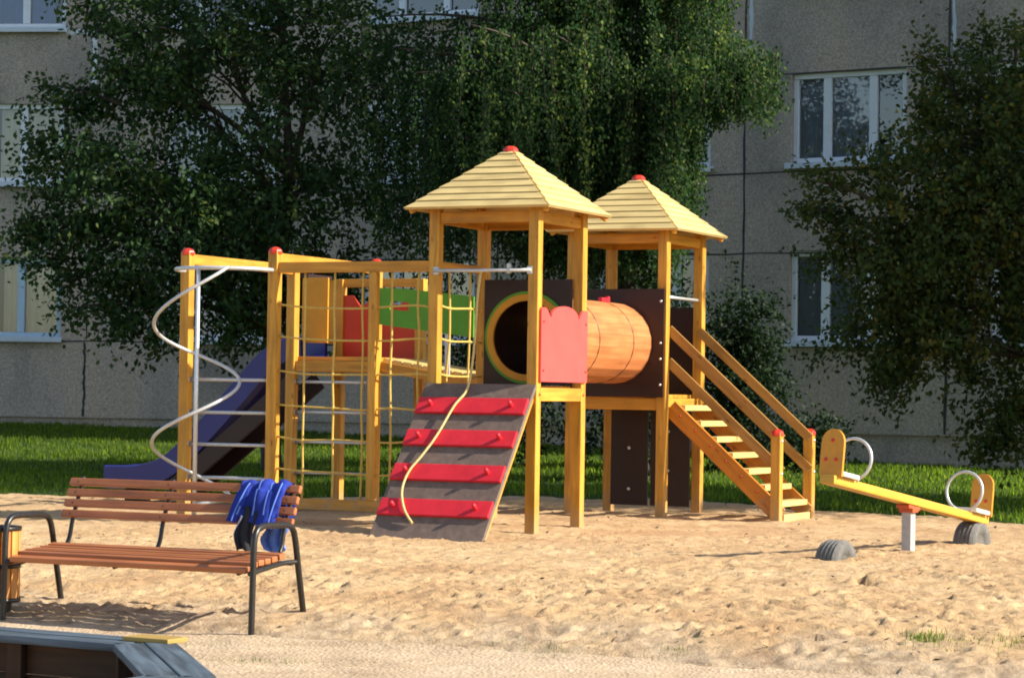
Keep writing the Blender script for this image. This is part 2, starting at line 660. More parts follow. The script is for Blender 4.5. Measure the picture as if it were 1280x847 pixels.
def np_mesh(name, V, F, mat, parent=None, smooth=False, attrs=None):
    """fast mesh from numpy arrays, F is (n,k)"""
    me = bpy.data.meshes.new(name)
    n, k = F.shape
    me.vertices.add(len(V))
    me.vertices.foreach_set('co', V.astype(np.float32).ravel())
    me.loops.add(n * k)
    me.loops.foreach_set('vertex_index', F.astype(np.int32).ravel())
    me.polygons.add(n)
    me.polygons.foreach_set('loop_start', np.arange(0, n * k, k, dtype=np.int32))
    me.polygons.foreach_set('loop_total', np.full(n, k, dtype=np.int32))
    me.update(calc_edges=True)
    me.polygons.foreach_set('use_smooth', np.full(n, smooth, dtype=bool))
    for an, (dom, dat) in (attrs or {}).items():
        a = me.attributes.new(an, 'FLOAT', dom)
        a.data.foreach_set('value', dat.astype(np.float32))
    me.materials.append(MATS[mat])
    o = bpy.data.objects.new(name, me)
    col.objects.link(o)
    if parent:
        o.parent = parent
    return o


def empty(name, loc, rz=0.0):
    o = bpy.data.objects.new(name, None)
    col.objects.link(o)
    o.location = loc
    o.rotation_euler = (0, 0, rz)
    o.empty_display_size = .3
    return o


def tag(o, label=None, cat=None, group=None, kind=None):
    if label:
        o['label'] = label
    if cat:
        o['category'] = cat
    if group:
        o['group'] = group
    if kind:
        o['kind'] = kind
    return o


# ------------------------------------------------------------------ terrain
C1 = Vector((-.038, 22.85, 0))
TH = 0.4415
CF, SF = math.cos(TH), math.sin(TH)
Fv = Vector((CF, -SF, 0))
Sv = Vector((SF, CF, 0))


def loc2w(a, b, z=0):
    return C1 + Fv * a + Sv * b + Vector((0, 0, z))


def bcoord(x, y):
    return (x - C1.x) * SF + (y - C1.y) * CF


def sstep(e0, e1, x):
    t = np.clip((x - e0) / (e1 - e0), 0, 1)
    return t * t * (3 - 2 * t)


def hashn(ix, iy, s):
    h = np.sin(ix * 127.1 + iy * 311.7 + s * 74.7) * 43758.5453
    return h - np.floor(h)


def vnoise(x, y, s=0):
    ix, iy = np.floor(x), np.floor(y)
    fx, fy = x - ix, y - iy
    fx = fx * fx * (3 - 2 * fx)
    fy = fy * fy * (3 - 2 * fy)
    a = hashn(ix, iy, s)
    b = hashn(ix + 1, iy, s)
    c = hashn(ix, iy + 1, s)
    d = hashn(ix + 1, iy + 1, s)
    return (a * (1 - fx) + b * fx) * (1 - fy) + (c * (1 - fx) + d * fx) * fy


def fbm(x, y, s=0, o=4):
    r, a, t = 0, .5, 0
    for i in range(o):
        r = r + a * vnoise(x * 2 ** i, y * 2 ** i, s + i * 3)
        t += a
        a *= .5
    return r / t


PB = [-60, -8.2, -7.85, -7.25, -6.2, -2, 4, 7, 11, 16.5, 30, 400]
PZ = [-.24, -.21, -.195, -.12, -.045, 0, .03, .09, .24, .43, .45, .45]


def gz(x, y):
    x = np.asarray(x, float)
    y = np.asarray(y, float)
    b = bcoord(x, y)
    z = np.interp(b, PB, PZ)
    return z - .022 * np.clip(x, -10, 10) * sstep(6, 16, b)


def gzs(x, y):
    return float(gz(x, y))


def sand_edge(x):           # far edge of the sand (Y), rounded towards the right
    return np.interp(x, [-30, -8, -4.5, 0, 1.5, 3, 4.4, 5.2, 6.2, 9], [28.0, 28.2, 28.5, 29.1, 28.8, 27.4, 26.1, 24.6, 22.2, 18])


def sand_mask(x, y):
    """1 inside the sandy ground, 0 outside"""
    b = bcoord(x, y)
    w = (fbm(x * .9, y * .9, 5) - .5) * 1.3
    w2 = (fbm(x * 1.6, y * 1.6, 9) - .5) * .5
    front = sstep(-8.35, -7.75, b + w2)
    back = sstep(.35, -.45, y - sand_edge(x) + w)
    return front * back


def grid(x0, x1, y0, y1, st):
    xs = np.arange(x0, x1 + st * .5, st)
    ys = np.arange(y0, y1 + st * .5, st)
    X, Y = np.meshgrid(xs, ys)
    ny, nx = X.shape
    i = np.arange(ny - 1)[:, None] * nx + np.arange(nx - 1)[None, :]
    Fc = np.stack([i, i + 1, i + nx + 1, i + nx], -1).reshape(-1, 4)
    return X, Y, Fc


# lawn: one wide sheet, sunk under the sand and the path
def lawn_z(X, Y):
    b = bcoord(X, Y)
    m = sand_mask(X, Y)
    pm = sstep(-7.6, -8.0, b)
    return gz(X, Y) - .16 * m - .10 * pm * (1 - m)


xs = np.concatenate([[-900, -300, -120, -60, -30], np.arange(-14, 14.01, .2), [30, 60, 120, 300, 900]])
ys = np.concatenate([[-900, -300, -100, -40, 0, 8], np.arange(10, 50.01, .2), [60, 80, 140, 300, 1500]])
X, Y = np.meshgrid(xs, ys)
ny, nx = X.shape
i = np.arange(ny - 1)[:, None] * nx + np.arange(nx - 1)[None, :]
Fc = np.stack([i, i + 1, i + nx + 1, i + nx], -1).reshape(-1, 4)
Z = lawn_z(X, Y)
lawn = np_mesh('lawn', np.stack([X, Y, Z], -1).reshape(-1, 3), Fc, 'lawn_soil', smooth=True)
tag(lawn, kind='structure')

# sand with trampled relief
ST = .03
X, Y, Fc = grid(-9.6, 7.6, 11.6, 29.9, ST)
x0s, y0s = -9.6, 11.6
rel = (fbm(X * .8, Y * .8, 21, 4) - .5) * .05 + (fbm(X * 3.1, Y * 3.1, 33, 3) - .5) * .036 + (fbm(X * 9, Y * 9, 41, 2) - .5) * .03


def stamp(n, r0, r1, d0, d1, yr):
    ny, nx = X.shape
    for q in range(n):
        cx = random.uniform(-6.6, 6.9)
        cy = random.uniform(*yr)
        rl = random.uniform(r0, r1)
        asp = random.uniform(.4, .85)
        th = random.uniform(0, math.pi)
        dp = random.uniform(d0, d1)
        R_ = rl * 2.2
        i0, i1 = int((cx - R_ - x0s) / ST), int((cx + R_ - x0s) / ST) + 1
        j0, j1 = int((cy - R_ - y0s) / ST), int((cy + R_ - y0s) / ST) + 1
        i0, j0 = max(i0, 0), max(j0, 0)
        i1, j1 = min(i1, nx), min(j1, ny)
        if i1 <= i0 or j1 <= j0:
            continue
        dx = X[j0:j1, i0:i1] - cx
        dy = Y[j0:j1, i0:i1] - cy
        u = (dx * math.cos(th) + dy * math.sin(th)) / rl
        v = (-dx * math.sin(th) + dy * math.cos(th)) / (rl * asp)
        r2 = u * u + v * v
        rel[j0:j1, i0:i1] += dp * (-np.exp(-r2 * 1.6) + .45 * np.exp(-(np.sqrt(r2) - 1.25) ** 2 * 6))


stamp(2600, .06, .12, .010, .028, (12, 29))
stamp(6500, .03, .075, .016, .044, (12, 22))
m = sand_mask(X, Y)
b = bcoord(X, Y)
amp = .35 + .65 * sstep(-8.3, -6.8, b)
# heap of sand drifted around the see-saw and in front of the towers
heap = .0 * np.exp(-(((X - 3.4) / 1.3) ** 2 + ((Y - 20.3) / .9) ** 2)) - .035 * np.exp(-(((X + .6) / 1.6) ** 2 + ((Y - 21.0) / 1.0) ** 2))
rel *= 1 - .38 * sstep(16.5, 19.0, Y)
Zs = gz(X, Y) - .12 +   .125 * m + rel * amp * m + heap * m
earth = (1 - sstep(-8.0, -6.9, b + (fbm(X * 2.2, Y * 2.2, 77) - .5) * 1.6)) * .75
earth = np.maximum(earth, .55 * sstep(-.9, .1, Y - sand_edge(X) + (fbm(X * 2, Y * 2, 81) - .5) * 1.2))
sand = np_mesh('sand', np.stack([X, Y, Zs], -1).reshape(-1, 3), Fc, 'sand', smooth=True, attrs={'earth': ('POINT', earth.ravel())})
tag(sand, kind='structure')
SX, SY, SZ = X, Y, Zs


def sand_z(x, y):
    i = min(max(int(round((x - x0s) / ST)), 0), SX.shape[1] - 1)
    j = min(max(int(round((y - y0s) / ST)), 0), SX.shape[0] - 1)
    return float(SZ[j, i])


# dry leaves and bits of twig trodden into the sand
n = 900
lx = rng.uniform(-5.5, 6, n)
ly = 13.2 + 15 * rng.uniform(0, 1, n) ** 1.5
ok = (sand_mask(lx, ly) > .6) & (np.abs(lx) < ly * .22)
lx, ly = lx[ok], ly[ok]
lz = np.array([sand_z(a, c) for a, c in zip(lx, ly)]) + .006
n = len(lx)
th = rng.uniform(0, 2 * np.pi, n)
L = rng.uniform(.02, .055, n)
W = L * np.where(rng.uniform(0, 1, n) < .4, .15, .55)
d_ = np.stack([np.cos(th), np.sin(th), rng.normal(.1, .25, n)], -1)
w_ = np.stack([-np.sin(th), np.cos(th), rng.normal(0, .3, n)], -1)
Cn = np.stack([lx, ly, lz], -1)
V = np.stack([Cn - d_ * L[:, None] * .5, Cn + w_ * W[:, None] * .5, Cn + d_ * L[:, None] * .5, Cn - w_ * W[:, None] * .5], 1).reshape(-1, 3)
lit_ = np_mesh('leaf_litter', V, np.arange(n * 4).reshape(-1, 4), 'bark')
tag(lit_, 'dry leaves and twig bits scattered over the sand', 'leaf litter', kind='stuff')

# gravel path in the foreground
xs = np.arange(-9, 9.01, .05)
ys = np.arange(5.0, 18.3, .05)
X, Y = np.meshgrid(xs, ys)
ny, nx = X.shape
i = np.arange(ny - 1)[:, None] * nx + np.arange(nx - 1)[None, :]
Fc = np.stack([i, i + 1, i + nx + 1, i + nx], -1).reshape(-1, 4)
b = bcoord(X, Y)
Zp = gz(X, Y) - .02 - .25 * sstep(-7.5, -6.9, b) + (fbm(X * 1.3, Y * 1.3, 3) - .5) * .03 + (fbm(X * 7, Y * 7, 13, 3) - .5) * .016
keep = (b.ravel()[Fc].min(1) < -6.8)
path = np_mesh('path', np.stack([X, Y, Zp], -1).reshape(-1, 3), Fc[keep], 'gravel_path', smooth=True)
tag(path, kind='structure')


# ------------------------------------------------------------------ grass
def blades(P, h0, h1, w, lean=.5):
    n = len(P)
    th = rng.uniform(0, 2 * np.pi, n)
    h = rng.uniform(h0, h1, n)
    d = np.stack([np.cos(th), np.sin(th), np.zeros(n)], -1)
    s = np.stack([-np.sin(th), np.cos(th), np.zeros(n)], -1) * (w * rng.uniform(.7, 1.4, n))[:, None]
    ln = rng.uniform(.05, lean, n)[:, None]
    up = np.array([0, 0, 1.0])
    p1 = P + up * (h * .55)[:, None] + d * (h[:, None] * ln * .35)
    p2 = P + up * (h * .95)[:, None] + d * (h[:, None] * ln)
    V = np.stack([P - s, P + s, p1 + s * .7, p1 - s * .7, p2], 1).reshape(-1, 3)
    o = np.arange(n)[:, None] * 5
    T = np.concatenate([o + [0, 1, 2], o + [0, 2, 3], o + [3, 2, 4]], 0)
    var = np.repeat(np.clip(rng.normal(.5, .22, n), 0, 1), 5)
    return V, T, var


n = 120000
gx = rng.uniform(-9.5, 9.5, n)
gy = rng.uniform(23.5, 45.5, n)
vis = (np.abs(gx) < gy * .215 + .6) & (sand_mask(gx, gy) < .45) & (gy < 43.6 - .12 * gx) & (gy < 41.2 - .62 * gx) & (gy > sand_edge(gx) - .6)
gx, gy = gx[vis], gy[vis]
hn = fbm(gx * .9, gy * .9, 60)
P = np.stack([gx, gy, lawn_z(gx, gy) - .01], -1)
V, T, var = blades(P, .03, .085, .008)
V = V.reshape(-1, 5, 3)
base = V[:, :1, :].copy()
V = base + (V - base) * (.6 + 1.1 * hn)[:, None, None]
V = V.reshape(-1, 3)
g = np_mesh('grass', V, T, 'grass_blade', attrs={'var': ('POINT', var)})
tag(g, 'strip of lawn grass between the sand and the apartment building', 'grass', kind='stuff')

# sparse tufts on the path and the front edge of the sand
tp = []
for (px, py, k, rx, ry, hh) in ((1160, 816, 170, .07, .09, .8), (1255, 825, 190, .20, .12, .75), (1215, 828, 60, .2, .12, .5), (1110, 826, 60, .3, .1, .5),
                                (842, 797, 40, .07, .06, .6), (870, 786, 25, .06, .06, .5), (300, 803, 70, .26, .05, .3), (325, 824, 90, .22, .06, .35),
                                (690, 786, 24, .1, .08, .5), (640, 775, 16, .1, .08, .5), (960, 800, 20, .2, .1, .5)):
    p = at(px, py, 13.9)
    for _ in range(4):
        p = at(px, py, (CZ - gzs(p.x, p.y)) / (CZ - p.z) * p.y)
    for q in range(k):
        x = p.x + random.gauss(0, rx)
        y = p.y + random.gauss(0, ry)
        tp.append((x, y, gzs(x, y) - .01, hh))
tp = np.array(tp)
V, T, var = blades(tp[:, :3], .03, .10, .0035, .8)
V = V.reshape(-1, 5, 3)
base = V[:, :1, :].copy()
V = (base + (V - base) * tp[:, 3][:, None, None]).reshape(-1, 3)
g = np_mesh('path_grass', V, T, 'grass_blade', attrs={'var': ('POINT', var)})
tag(g, 'thin grass tufts sprouting along the edge between path and sand', 'grass', kind='stuff')

# ------------------------------------------------------------------ apartment building
BL = Vector((0, 43.0, 0))
LD = Vector((1, -.12, 0)).normalized()
BR = Vector((0, 41.08, 0))
RD = Vector((1, -.62, 0)).normalized()
bendX = (41.08 - 43.0) / (.62 - .12)
BEND = Vector((bendX, 43.0 - .12 * bendX, 0))
bld = empty('apartment_building', BEND)
tag(bld, 'grey pebble dashed apartment block with white framed windows behind the trees', 'building')


def s_of(px, D):
    """distance along wall from the bend at image column px"""
    u = (px - 640) / FPX
    # BEND + s D  with x = u y
    return (BEND.x - u * BEND.y) / (u * D.y - D.x)


SILL = [2.13, 4.88, 7.63]
WH = 1.40
cols_L = [(-95, 75), (205, 340)]
cols_R = [(452, 592), (745, 885), (986, 1130), (1238, 1385)]


def wall_mesh(D, s0, s1, holes, name):
    Nn = Vector((D.y, -D.x, 0))       # outward normal towards camera
    mb = MB()
    su = sorted(set([s0, s1] + [h[0] for h in holes] + [h[1] for h in holes]))
    zu = sorted(set([-.6, .72, 15.2] + [h[2] for h in holes] + [h[3] for h in holes]))
    for i in range(len(su) - 1):
        for j in range(len(zu) - 1):
            cs, cz = (su[i] + su[i + 1]) / 2, (zu[j] + zu[j + 1]) / 2
            if any(h[0] < cs < h[1] and h[2] < cz < h[3] for h in holes):
                continue
            off = 0.0 if zu[j] >= .72 else -.06
            q = [BEND + D * su[i] + Nn * off, BEND + D * su[i + 1] + Nn * off]
            mb.raw([q[0] + Vector((0, 0, zu[j])), q[1] + Vector((0, 0, zu[j])), q[1] + Vector((0, 0, zu[j + 1])), q[0] + Vector((0, 0, zu[j + 1]))], [[0, 1, 2, 3]])
    # lip over the recessed plinth
    a, b_ = BEND + D * s0, BEND + D * s1
    z = Vector((0, 0, .72))
    mb.raw([a + z, b_ + z, b_ + z - Nn * .06, a + z - Nn * .06], [[0, 1, 2, 3]])
    for h in holes:
        p = [BEND + D * h[0] + Vector((0, 0, h[2])), BEND + D * h[1] + Vector((0, 0, h[2])), BEND + D * h[1] + Vector((0, 0, h[3])), BEND + D * h[0] + Vector((0, 0, h[3]))]
        r = [v - Nn * .16 for v in p]
        for k in range(4):
            l = (k + 1) % 4
            mb.raw([p[k], p[l], r[l], r[k]], [[0, 1, 2, 3]])
    return mb.build(name, 'pebble_dash', bld, BEND)


holesL, holesR = [], []
for c in cols_L:
    for z in SILL:
        holesL.append((s_of(c[0], LD), s_of(c[1], LD), z, z + WH))
for c in cols_R:
    for z in SILL:
        holesR.append((s_of(c[0], RD), s_of(c[1], RD), z, z + WH))
wall_mesh(LD, -16, 0, holesL, 'wall')
wall_mesh(RD, 0, 14, holesR, 'wall')
# flat roof, end walls and back so that the block is closed
mb = MB()
a, c = BEND + LD * -16, BEND + RD * 14
NL, NR = Vector((LD.y, -LD.x, 0)), Vector((RD.y, -RD.x, 0))
foot = [a, BEND, c, c - NR * 10, BEND - (NL + NR) * 5, a - NL * 10]
zt, zb = Vector((0, 0, 15.2)), Vector((0, 0, -.6))
mb.raw([p + zt for p in foot], [[0, 1, 4, 5], [1, 2, 3, 4]])
for k in (2, 3, 4, 5):
    l = (k + 1) % 6
    mb.raw([foot[k] + zb, foot[l] + zb, foot[l] + zt, foot[k] + zt], [[0, 1, 2, 3]])
mb.build('rear_shell', 'pebble_dash', bld, BEND)

random.seed(5)


def window(D, h, frame_mat, curtain, npan=3):
    Nn = Vector((D.y, -D.x, 0))
    s0, s1, z0, z1 = h
    UZ = Vector((0, 0, 1))

    def P(s, z, d):
        return BEND + D * s + UZ * z + Nn * d
    f = MB()
    fw = .085
    ax = (D, Nn, UZ)
    dd = -.10
    f.box(P((s0 + s1) / 2, z1 - fw / 2 - .002, dd), (s1 - s0 - .004, .07, fw), ax, .008)
    f.box(P((s0 + s1) / 2, z0 + fw / 2 + .002, dd), (s1 - s0 - .004, .07, fw), ax, .008)
    W = s1 - s0
    cuts = [0, .30, .70, 1.0] if npan == 3 else [0, .5, 1.0]
    for k, c in enumerate(cuts):
        w = fw if k in (0, len(cuts) - 1) else .13
        sc_ = s0 + W * c
        if k == 0:
            sc_ += w / 2 + .002
        if k == len(cuts) - 1:
            sc_ -= w / 2 + .002
        f.box(P(sc_, (z0 + z1) / 2, dd + .002), (w, .066, z1 - z0 - 2 * fw - .008), ax, .008)
    fo = f.build('window', frame_mat, bld, BEND)
    g = MB()
    g.raw([P(s0 + .03, z0 + .03, dd - .02), P(s1 - .03, z0 + .03, dd - .02), P(s1 - .03, z1 - .03, dd - .02), P(s0 + .03, z1 - .03, dd - .02)], [[0, 1, 2, 3]])
    g.build('pane', 'window_glass', fo, BEND)
    s = MB()
    s.box(P((s0 + s1) / 2, z0 - .012, -.005), (W + .12, .26, .03), ax, .006)
    s.box(P((s0 + s1) / 2, z0 - .05, .115), (W + .12, .02, .07), ax, .006)
    s.build('sill', 'sill_metal', fo, BEND)
    if curtain:
        cm, sa, sb, zb_ = curtain
        cu = MB()
        n = 60
        vs, fs = [], []
        for i in range(n + 1):
            t = sa + (sb - sa) * i / n
            d = -.20 + .022 * math.sin(i * 1.15) + .018 * math.sin(i * .41 + 1)
            vs += [P(s0 + W * t, z0 + WH * zb_, d), P(s0 + W * t, z1 - .05, d)]
        for i in range(n):
            fs.append([2 * i, 2 * i + 2, 2 * i + 3, 2 * i + 1])
        cu.raw(vs, fs, None, True)
        cu.build('curtain', cm, fo, BEND)
    r = MB()      # the dim room behind
    e = .12
    dpt = -1.5
    q = [P(s0 - e, z0 - e, -.17), P(s1 + e, z0 - e, -.17), P(s1 + e, z1 + e, -.17), P(s0 - e, z1 + e, -.17)]
    q2 = [v + Nn * (dpt + .17) for v in q]
    r.raw(q2, [[0, 1, 2, 3]])
    for k in range(4):
        l = (k + 1) % 4
        r.raw([q[k], q[l], q2[l], q2[k]], [[0, 1, 2, 3]])
    r.build('room', 'room_dark', fo, BEND)


cur_L = [('curtain_cream', .56, .97, .04), ('curtain_cream', .52, .98, .03), ('curtain_blue', .45, .9, .05),
         ('curtain_grey', .05, .97, .03), ('curtain_grey', .02, .95, .03), None]
for k, h in enumerate(holesL):
    window(LD, h, 'frame_white' if k != 0 else 'frame_blue', cur_L[k % 6])
cur_R = [None, ('curtain_blue', .1, .95, .05), None, None, ('curtain_cream', .0, .3, .05), None,
         ('curtain_grey', .04, .96, .03), ('curtain_grey', .03, .66, .03), ('curtain_grey', .3, .97, .05), None, None, None]
for k, h in enumerate(holesR):
    window(RD, h, 'frame_white', cur_R[k % 12])


def seam(D, s, z0, z1, mat, w=.05, horizontal=False, s1=None, wob=0.012):
    Nn = Vector((D.y, -D.x, 0))
    mb = MB()
    n = 24
    vs, fs = [], []
    for i in range(n + 1):
        t = i / n
        ww = w * (.7 + .6 * random.random())
        o = random.uniform(-wob, wob)
        for sgn in (-1, 1):
            if horizontal:
                p = BEND + D * (s + (s1 - s) * t) + Vector((0, 0, z0 + o + sgn * ww / 2))
            else:
                p = BEND + D * (s + o + sgn * ww / 2) + Vector((0, 0, z0 + (z1 - z0) * t))
            vs.append(p + Nn * .004)
    for i in range(n):
        fs.append([2 * i, 2 * i + 1, 2 * i + 3, 2 * i + 2])
    mb.raw(vs, fs)
    return mb.build('panel_seam', mat, bld, BEND)


random.seed(9)
seam(LD, s_of(112, LD), 6.35, 7.58, 'seam_white', .09)
seam(LD, s_of(75, LD), 7.56, 0, 'seam_white', .08, True, s_of(118, LD))
seam(LD, s_of(108, LD), 2.1, 6.3, 'seam_dark', .022)
seam(LD, s_of(106, LD), .74, 2.05, 'seam_dark', .045)
seam(LD, s_of(75, LD), 2.07, 0, 'seam_dark', .03, True, 0)
seam(LD, s_of(75, LD), 4.82, 0, 'seam_white', .05, True, s_of(112, LD))
seam(LD, s_of(112, LD), 4.82, 0, 'seam_dark', .025, True, 0)
for z, w in ((3.50, .022), (4.76, .03), (2.05, .03), (6.28, .02)):
    seam(RD, .05, z, 0, 'seam_dark', w, True, 13.5)
for px, w in ((620, .03), (928, .035), (1183, .045)):
    seam(RD, s_of(px, RD), .74, 9, 'seam_dark', w)
seam(RD, s_of(934, RD), 6.3, 9, 'sill_metal', .06)
seam(RD, s_of(1189, RD), 6.5, 9, 'sill_metal', .05)

# ------------------------------------------------------------------ trees


def leaf_quads(Cn, d, nrm, L, W):
    w = np.cross(d, nrm)
    w /= np.linalg.norm(w, axis=1, keepdims=True) + 1e-9
    L = L[:, None]
    W = W[:, None]
    V = np.stack([Cn - d * L * .5, Cn - d * L * .05 + w * W * .5, Cn + d * L * .5, Cn - d * L * .05 - w * W * .5], 1).reshape(-1, 3)
    Fq = np.arange(len(Cn) * 4).reshape(-1, 4)
    return V, Fq


def unit(n):
    v = rng.normal(size=(n, 3))
    return v / np.linalg.norm(v, axis=1, keepdims=True)


def limb(mb, p0, p1, r0, r1, n=7, wob=.12, sag=0.0, sides=8):
    p0, p1 = Vector(p0), Vector(p1)
    L = (p1 - p0).length
    pts, rs = [], []
    ox, oy = random.uniform(0, 9), random.uniform(0, 9)
    for i in range(n + 1):
        t = i / n
        e = math.sin(math.pi * t)
        q = p0.lerp(p1, t) + Vector((math.sin(ox + t * 5), math.sin(oy + t * 6), .4 * math.sin(ox + oy + t * 4))) * wob * e * L * .25
        q.z += sag * e * L
        pts.append(q)
        rs.append(r0 + (r1 - r0) * t)
    mb.tube(pts, rs, sides)
    return pts


def leafy_tree(name, base, height, blobs, mat, label, cat, leaf=(.055, .095), per=34, dens=1.0, trunk_r=.16, spread=.24, sprays=(), hole=None, var_mu=.42, group=None, lean=(0, 0), fork=.3):
    """blobs: (centre Vector, radius x, radius y, radius z, clusters). Each cluster is a twig of leaves, joined by limbs to the trunk"""
    root = empty(name, base)
    tag(root, label, cat, group)
    base = Vector(base)
    tr = MB()
    top = base + Vector((lean[0], lean[1], height * .82))
    tp_ = limb(tr, base - Vector((0, 0, .25)), top, trunk_r, trunk_r * .18, 12, .10)
    cl, dr = [], []
    for (c, rx, ry, rz, k) in blobs:
        k = int(k * dens)
        c = Vector(c)
        j = min(range(len(tp_)), key=lambda q: abs(tp_[q].z - (base.z + max(height * fork * .6, (c.z - base.z) * .72))))
        lp = limb(tr, tp_[j], c, trunk_r * .38, trunk_r * .10, 8, .16, .06)
        u = unit(k)
        rr = rng.uniform(0, 1, k) ** (1 / 2.3)
        pts = np.array(c) + u * rr[:, None] * np.array([rx, ry, rz])
        pts = pts + (unit(k) * .12)
        cl.append(pts)
        dd = u + np.array([0, 0, -.25])
        dr.append(dd / (np.linalg.norm(dd, axis=1, keepdims=True) + 1e-6))
        for q in range(max(3, k // 9)):
            p = Vector(pts[rng.integers(k)])
            limb(tr, lp[random.randrange(3, len(lp))], p, trunk_r * .13, .006, 5, .2, .05, 5)
    for (p0, p1, k) in sprays:
        p0, p1 = Vector(p0), Vector(p1)
        lp = limb(tr, p0, p1, .028, .006, 7, .2, .06, 5)
        t = rng.uniform(.25, 1.05, k)[:, None]
        pts = np.array(p0) * (1 - t) + np.array(p1) * t + rng.normal(0, .08, (k, 3))
        cl.append(pts)
        dd = np.tile(np.array((p1 - p0).normalized()), (k, 1)) + unit(k) * .6
        dr.append(dd / np.linalg.norm(dd, axis=1, keepdims=True))
    cl = np.concatenate(cl)
    dr = np.concatenate(dr)
    if hole is not None:
        keep = ~hole(cl)
        cl, dr = cl[keep], dr[keep]
    n = len(cl) * per
    idx = np.repeat(np.arange(len(cl)), per)
    t = rng.uniform(-.6, 1.0, n)
    sp = spread * rng.uniform(.55, 1.35, len(cl))[idx]
    pos = cl[idx] + dr[idx] * (t * sp * 1.25)[:, None] + rng.normal(0, 1, (n, 3)) * (sp * .33)[:, None]
    d = dr[idx] * .5 + unit(n) * .8
    d[:, 2] -= .35
    d /= np.linalg.norm(d, axis=1, keepdims=True)
    nr = unit(n) * .9 + np.array([0, 0, .9])
    L = rng.uniform(leaf[0], leaf[1], n)
    V, Fq = leaf_quads(pos, d, nr, L, L * rng.uniform(.5, .75, n))
    cv = rng.normal(0, .16, len(cl))[idx]
    var = np.clip(rng.normal(var_mu, .16, n) + cv, 0, 1)
    tr.build('trunk', 'bark', root, base)
    np_mesh('crown', V - np.array(base), Fq, mat, root, attrs={'var': ('FACE', var)})
    return root


def bl(px, py, Y, rpx, rpy, ry, k):
    c = at(px, py, Y)
    return (c, rpx / FPX * Y, ry, rpy / FPX * Y, k)


random.seed(21)
YA = 33.5
tb = at(343, 540, YA)
tbase = Vector((tb.x, YA, gzs(tb.x, YA)))
blobs = [bl(255, 40, YA, 130, 85, 1.6, 210), bl(150, 225, YA - .3, 85, 62, 1.2, 120), bl(245, 285, YA - .5, 105, 80, 1.5, 190),
         bl(350, 250, YA - .3, 130, 95, 1.6, 230), bl(395, 80, YA, 130, 120, 1.7, 240), bl(250, 135, YA, 75, 60, 1.4, 110), bl(260, 370, YA - .4, 110, 52, 1.2, 130),
         bl(380, 360, YA, 95, 60, 1.4, 120), bl(165, 95, YA, 60, 60, 1.0, 60), bl(120, 290, YA - .2, 60, 35, .9, 55), bl(160, 370, YA, 50, 45, .9, 45),
         bl(320, -130, YA, 170, 120, 2.0, 200), bl(300, -260, YA, 120, 90, 1.6, 110)]
sprays = []
for (a0, b0, a1, b1, k) in ((150, 130, 38, 108, 16), (150, 150, 60, 135, 10), (130, 200, 28, 205, 14), (130, 180, 40, 175, 10), (120, 270, 10, 285, 14), (130, 300, 25, 305, 10),
                            (130, 330, 30, 332, 12), (170, 350, 82, 352, 12), (170, 380, 80, 388, 10), (180, 400, 140, 410, 8), (180, 60, 85, 5, 16), (170, 40, 100, 40, 10), (180, 100, 130, 80, 10),
                            (130, 230, 45, 240, 12), (230, 400, 190, 425, 10), (300, 410, 290, 428, 10)):
    sprays.append((at(a0, b0, YA + random.uniform(-.6, .6)), at(a1, b1, YA + random.uniform(-.9, .5)), k))


def holeA(c):
    px = 640 + c[:, 0] / c[:, 1] * FPX
    z = c[:, 2]
    x = c[:, 0]
    # real gaps in the crown: round openings between the limbs
    g1 = ((x - (-3.83)) / .36) ** 2 + ((z - 5.10) / .50) ** 2 < 1
    g2 = ((x - (-4.85)) / .22) ** 2 + ((z - 4.78) / .24) ** 2 < 1
    g3 = ((x - (-2.70)) / .30) ** 2 + ((z - 4.72) / .26) ** 2 < 1
    g4 = ((x - (-5.65)) / .28) ** 2 + ((z - 5.75) / .30) ** 2 < 1
    return g1 | g2 | g3 | g4


leafy_tree('leafy_tree', tbase, 7.6, blobs, 'leaf_apple', 'dark broad leaved tree with ragged left edge behind the slide and spiral pole', 'tree', leaf=(.065, .11), per=34, dens=.9, trunk_r=.15, spread=.30, sprays=sprays, hole=holeA)

YR = 28.4
tb = at(1350, 560, YR)
tbase = Vector((tb.x, YR, gzs(tb.x, YR)))
blobs = [bl(1235, 190, YR, 120, 95, 1.3, 250), bl(1160, 290, YR - .2, 120, 85, 1.2, 240), bl(1280, 310, YR, 120, 100, 1.3, 230), bl(1130, 375, YR, 95, 60, 1.0, 140),
         bl(1160, 430, YR - .1, 70, 48, .9, 75), bl(1320, 440, YR, 80, 80, 1.1, 110), bl(1245, 118, YR, 62, 52, .9, 60), bl(1410, 175, YR, 150, 110, 1.6, 220), bl(1440, 320, YR, 140, 130, 1.6, 200), bl(1262, 525, YR - .2, 45, 50, .6, 60)]
sprays = []
for (a0, b0, a1, b1, k) in ((1090, 250, 1010, 225, 12), (1080, 280, 1005, 262, 14), (1100, 310, 1030, 330, 10), (1100, 400, 1040, 440, 10), (1120, 430, 1100, 490, 14), (1150, 450, 1120, 495, 12),
                            (1200, 130, 1160, 60, 12), (1230, 90, 1235, 42, 12), (1180, 150, 1148, 130, 10), (1130, 230, 1085, 205, 12), (1240, 480, 1215, 470, 8), (1260, 540, 1236, 565, 12), (1270, 80, 1275, 40, 8)):
    sprays.append((at(a0, b0, YR + random.uniform(-.5, .5)), at(a1, b1, YR + random.uniform(-.7, .5)), k))
leafy_tree('leafy_tree', tbase, 5.6, blobs, 'leaf_right', 'low spreading tree with yellowing leaves covering the right edge', 'tree', leaf=(.055, .095), per=34, trunk_r=.16, spread=.26, sprays=sprays, var_mu=.45)

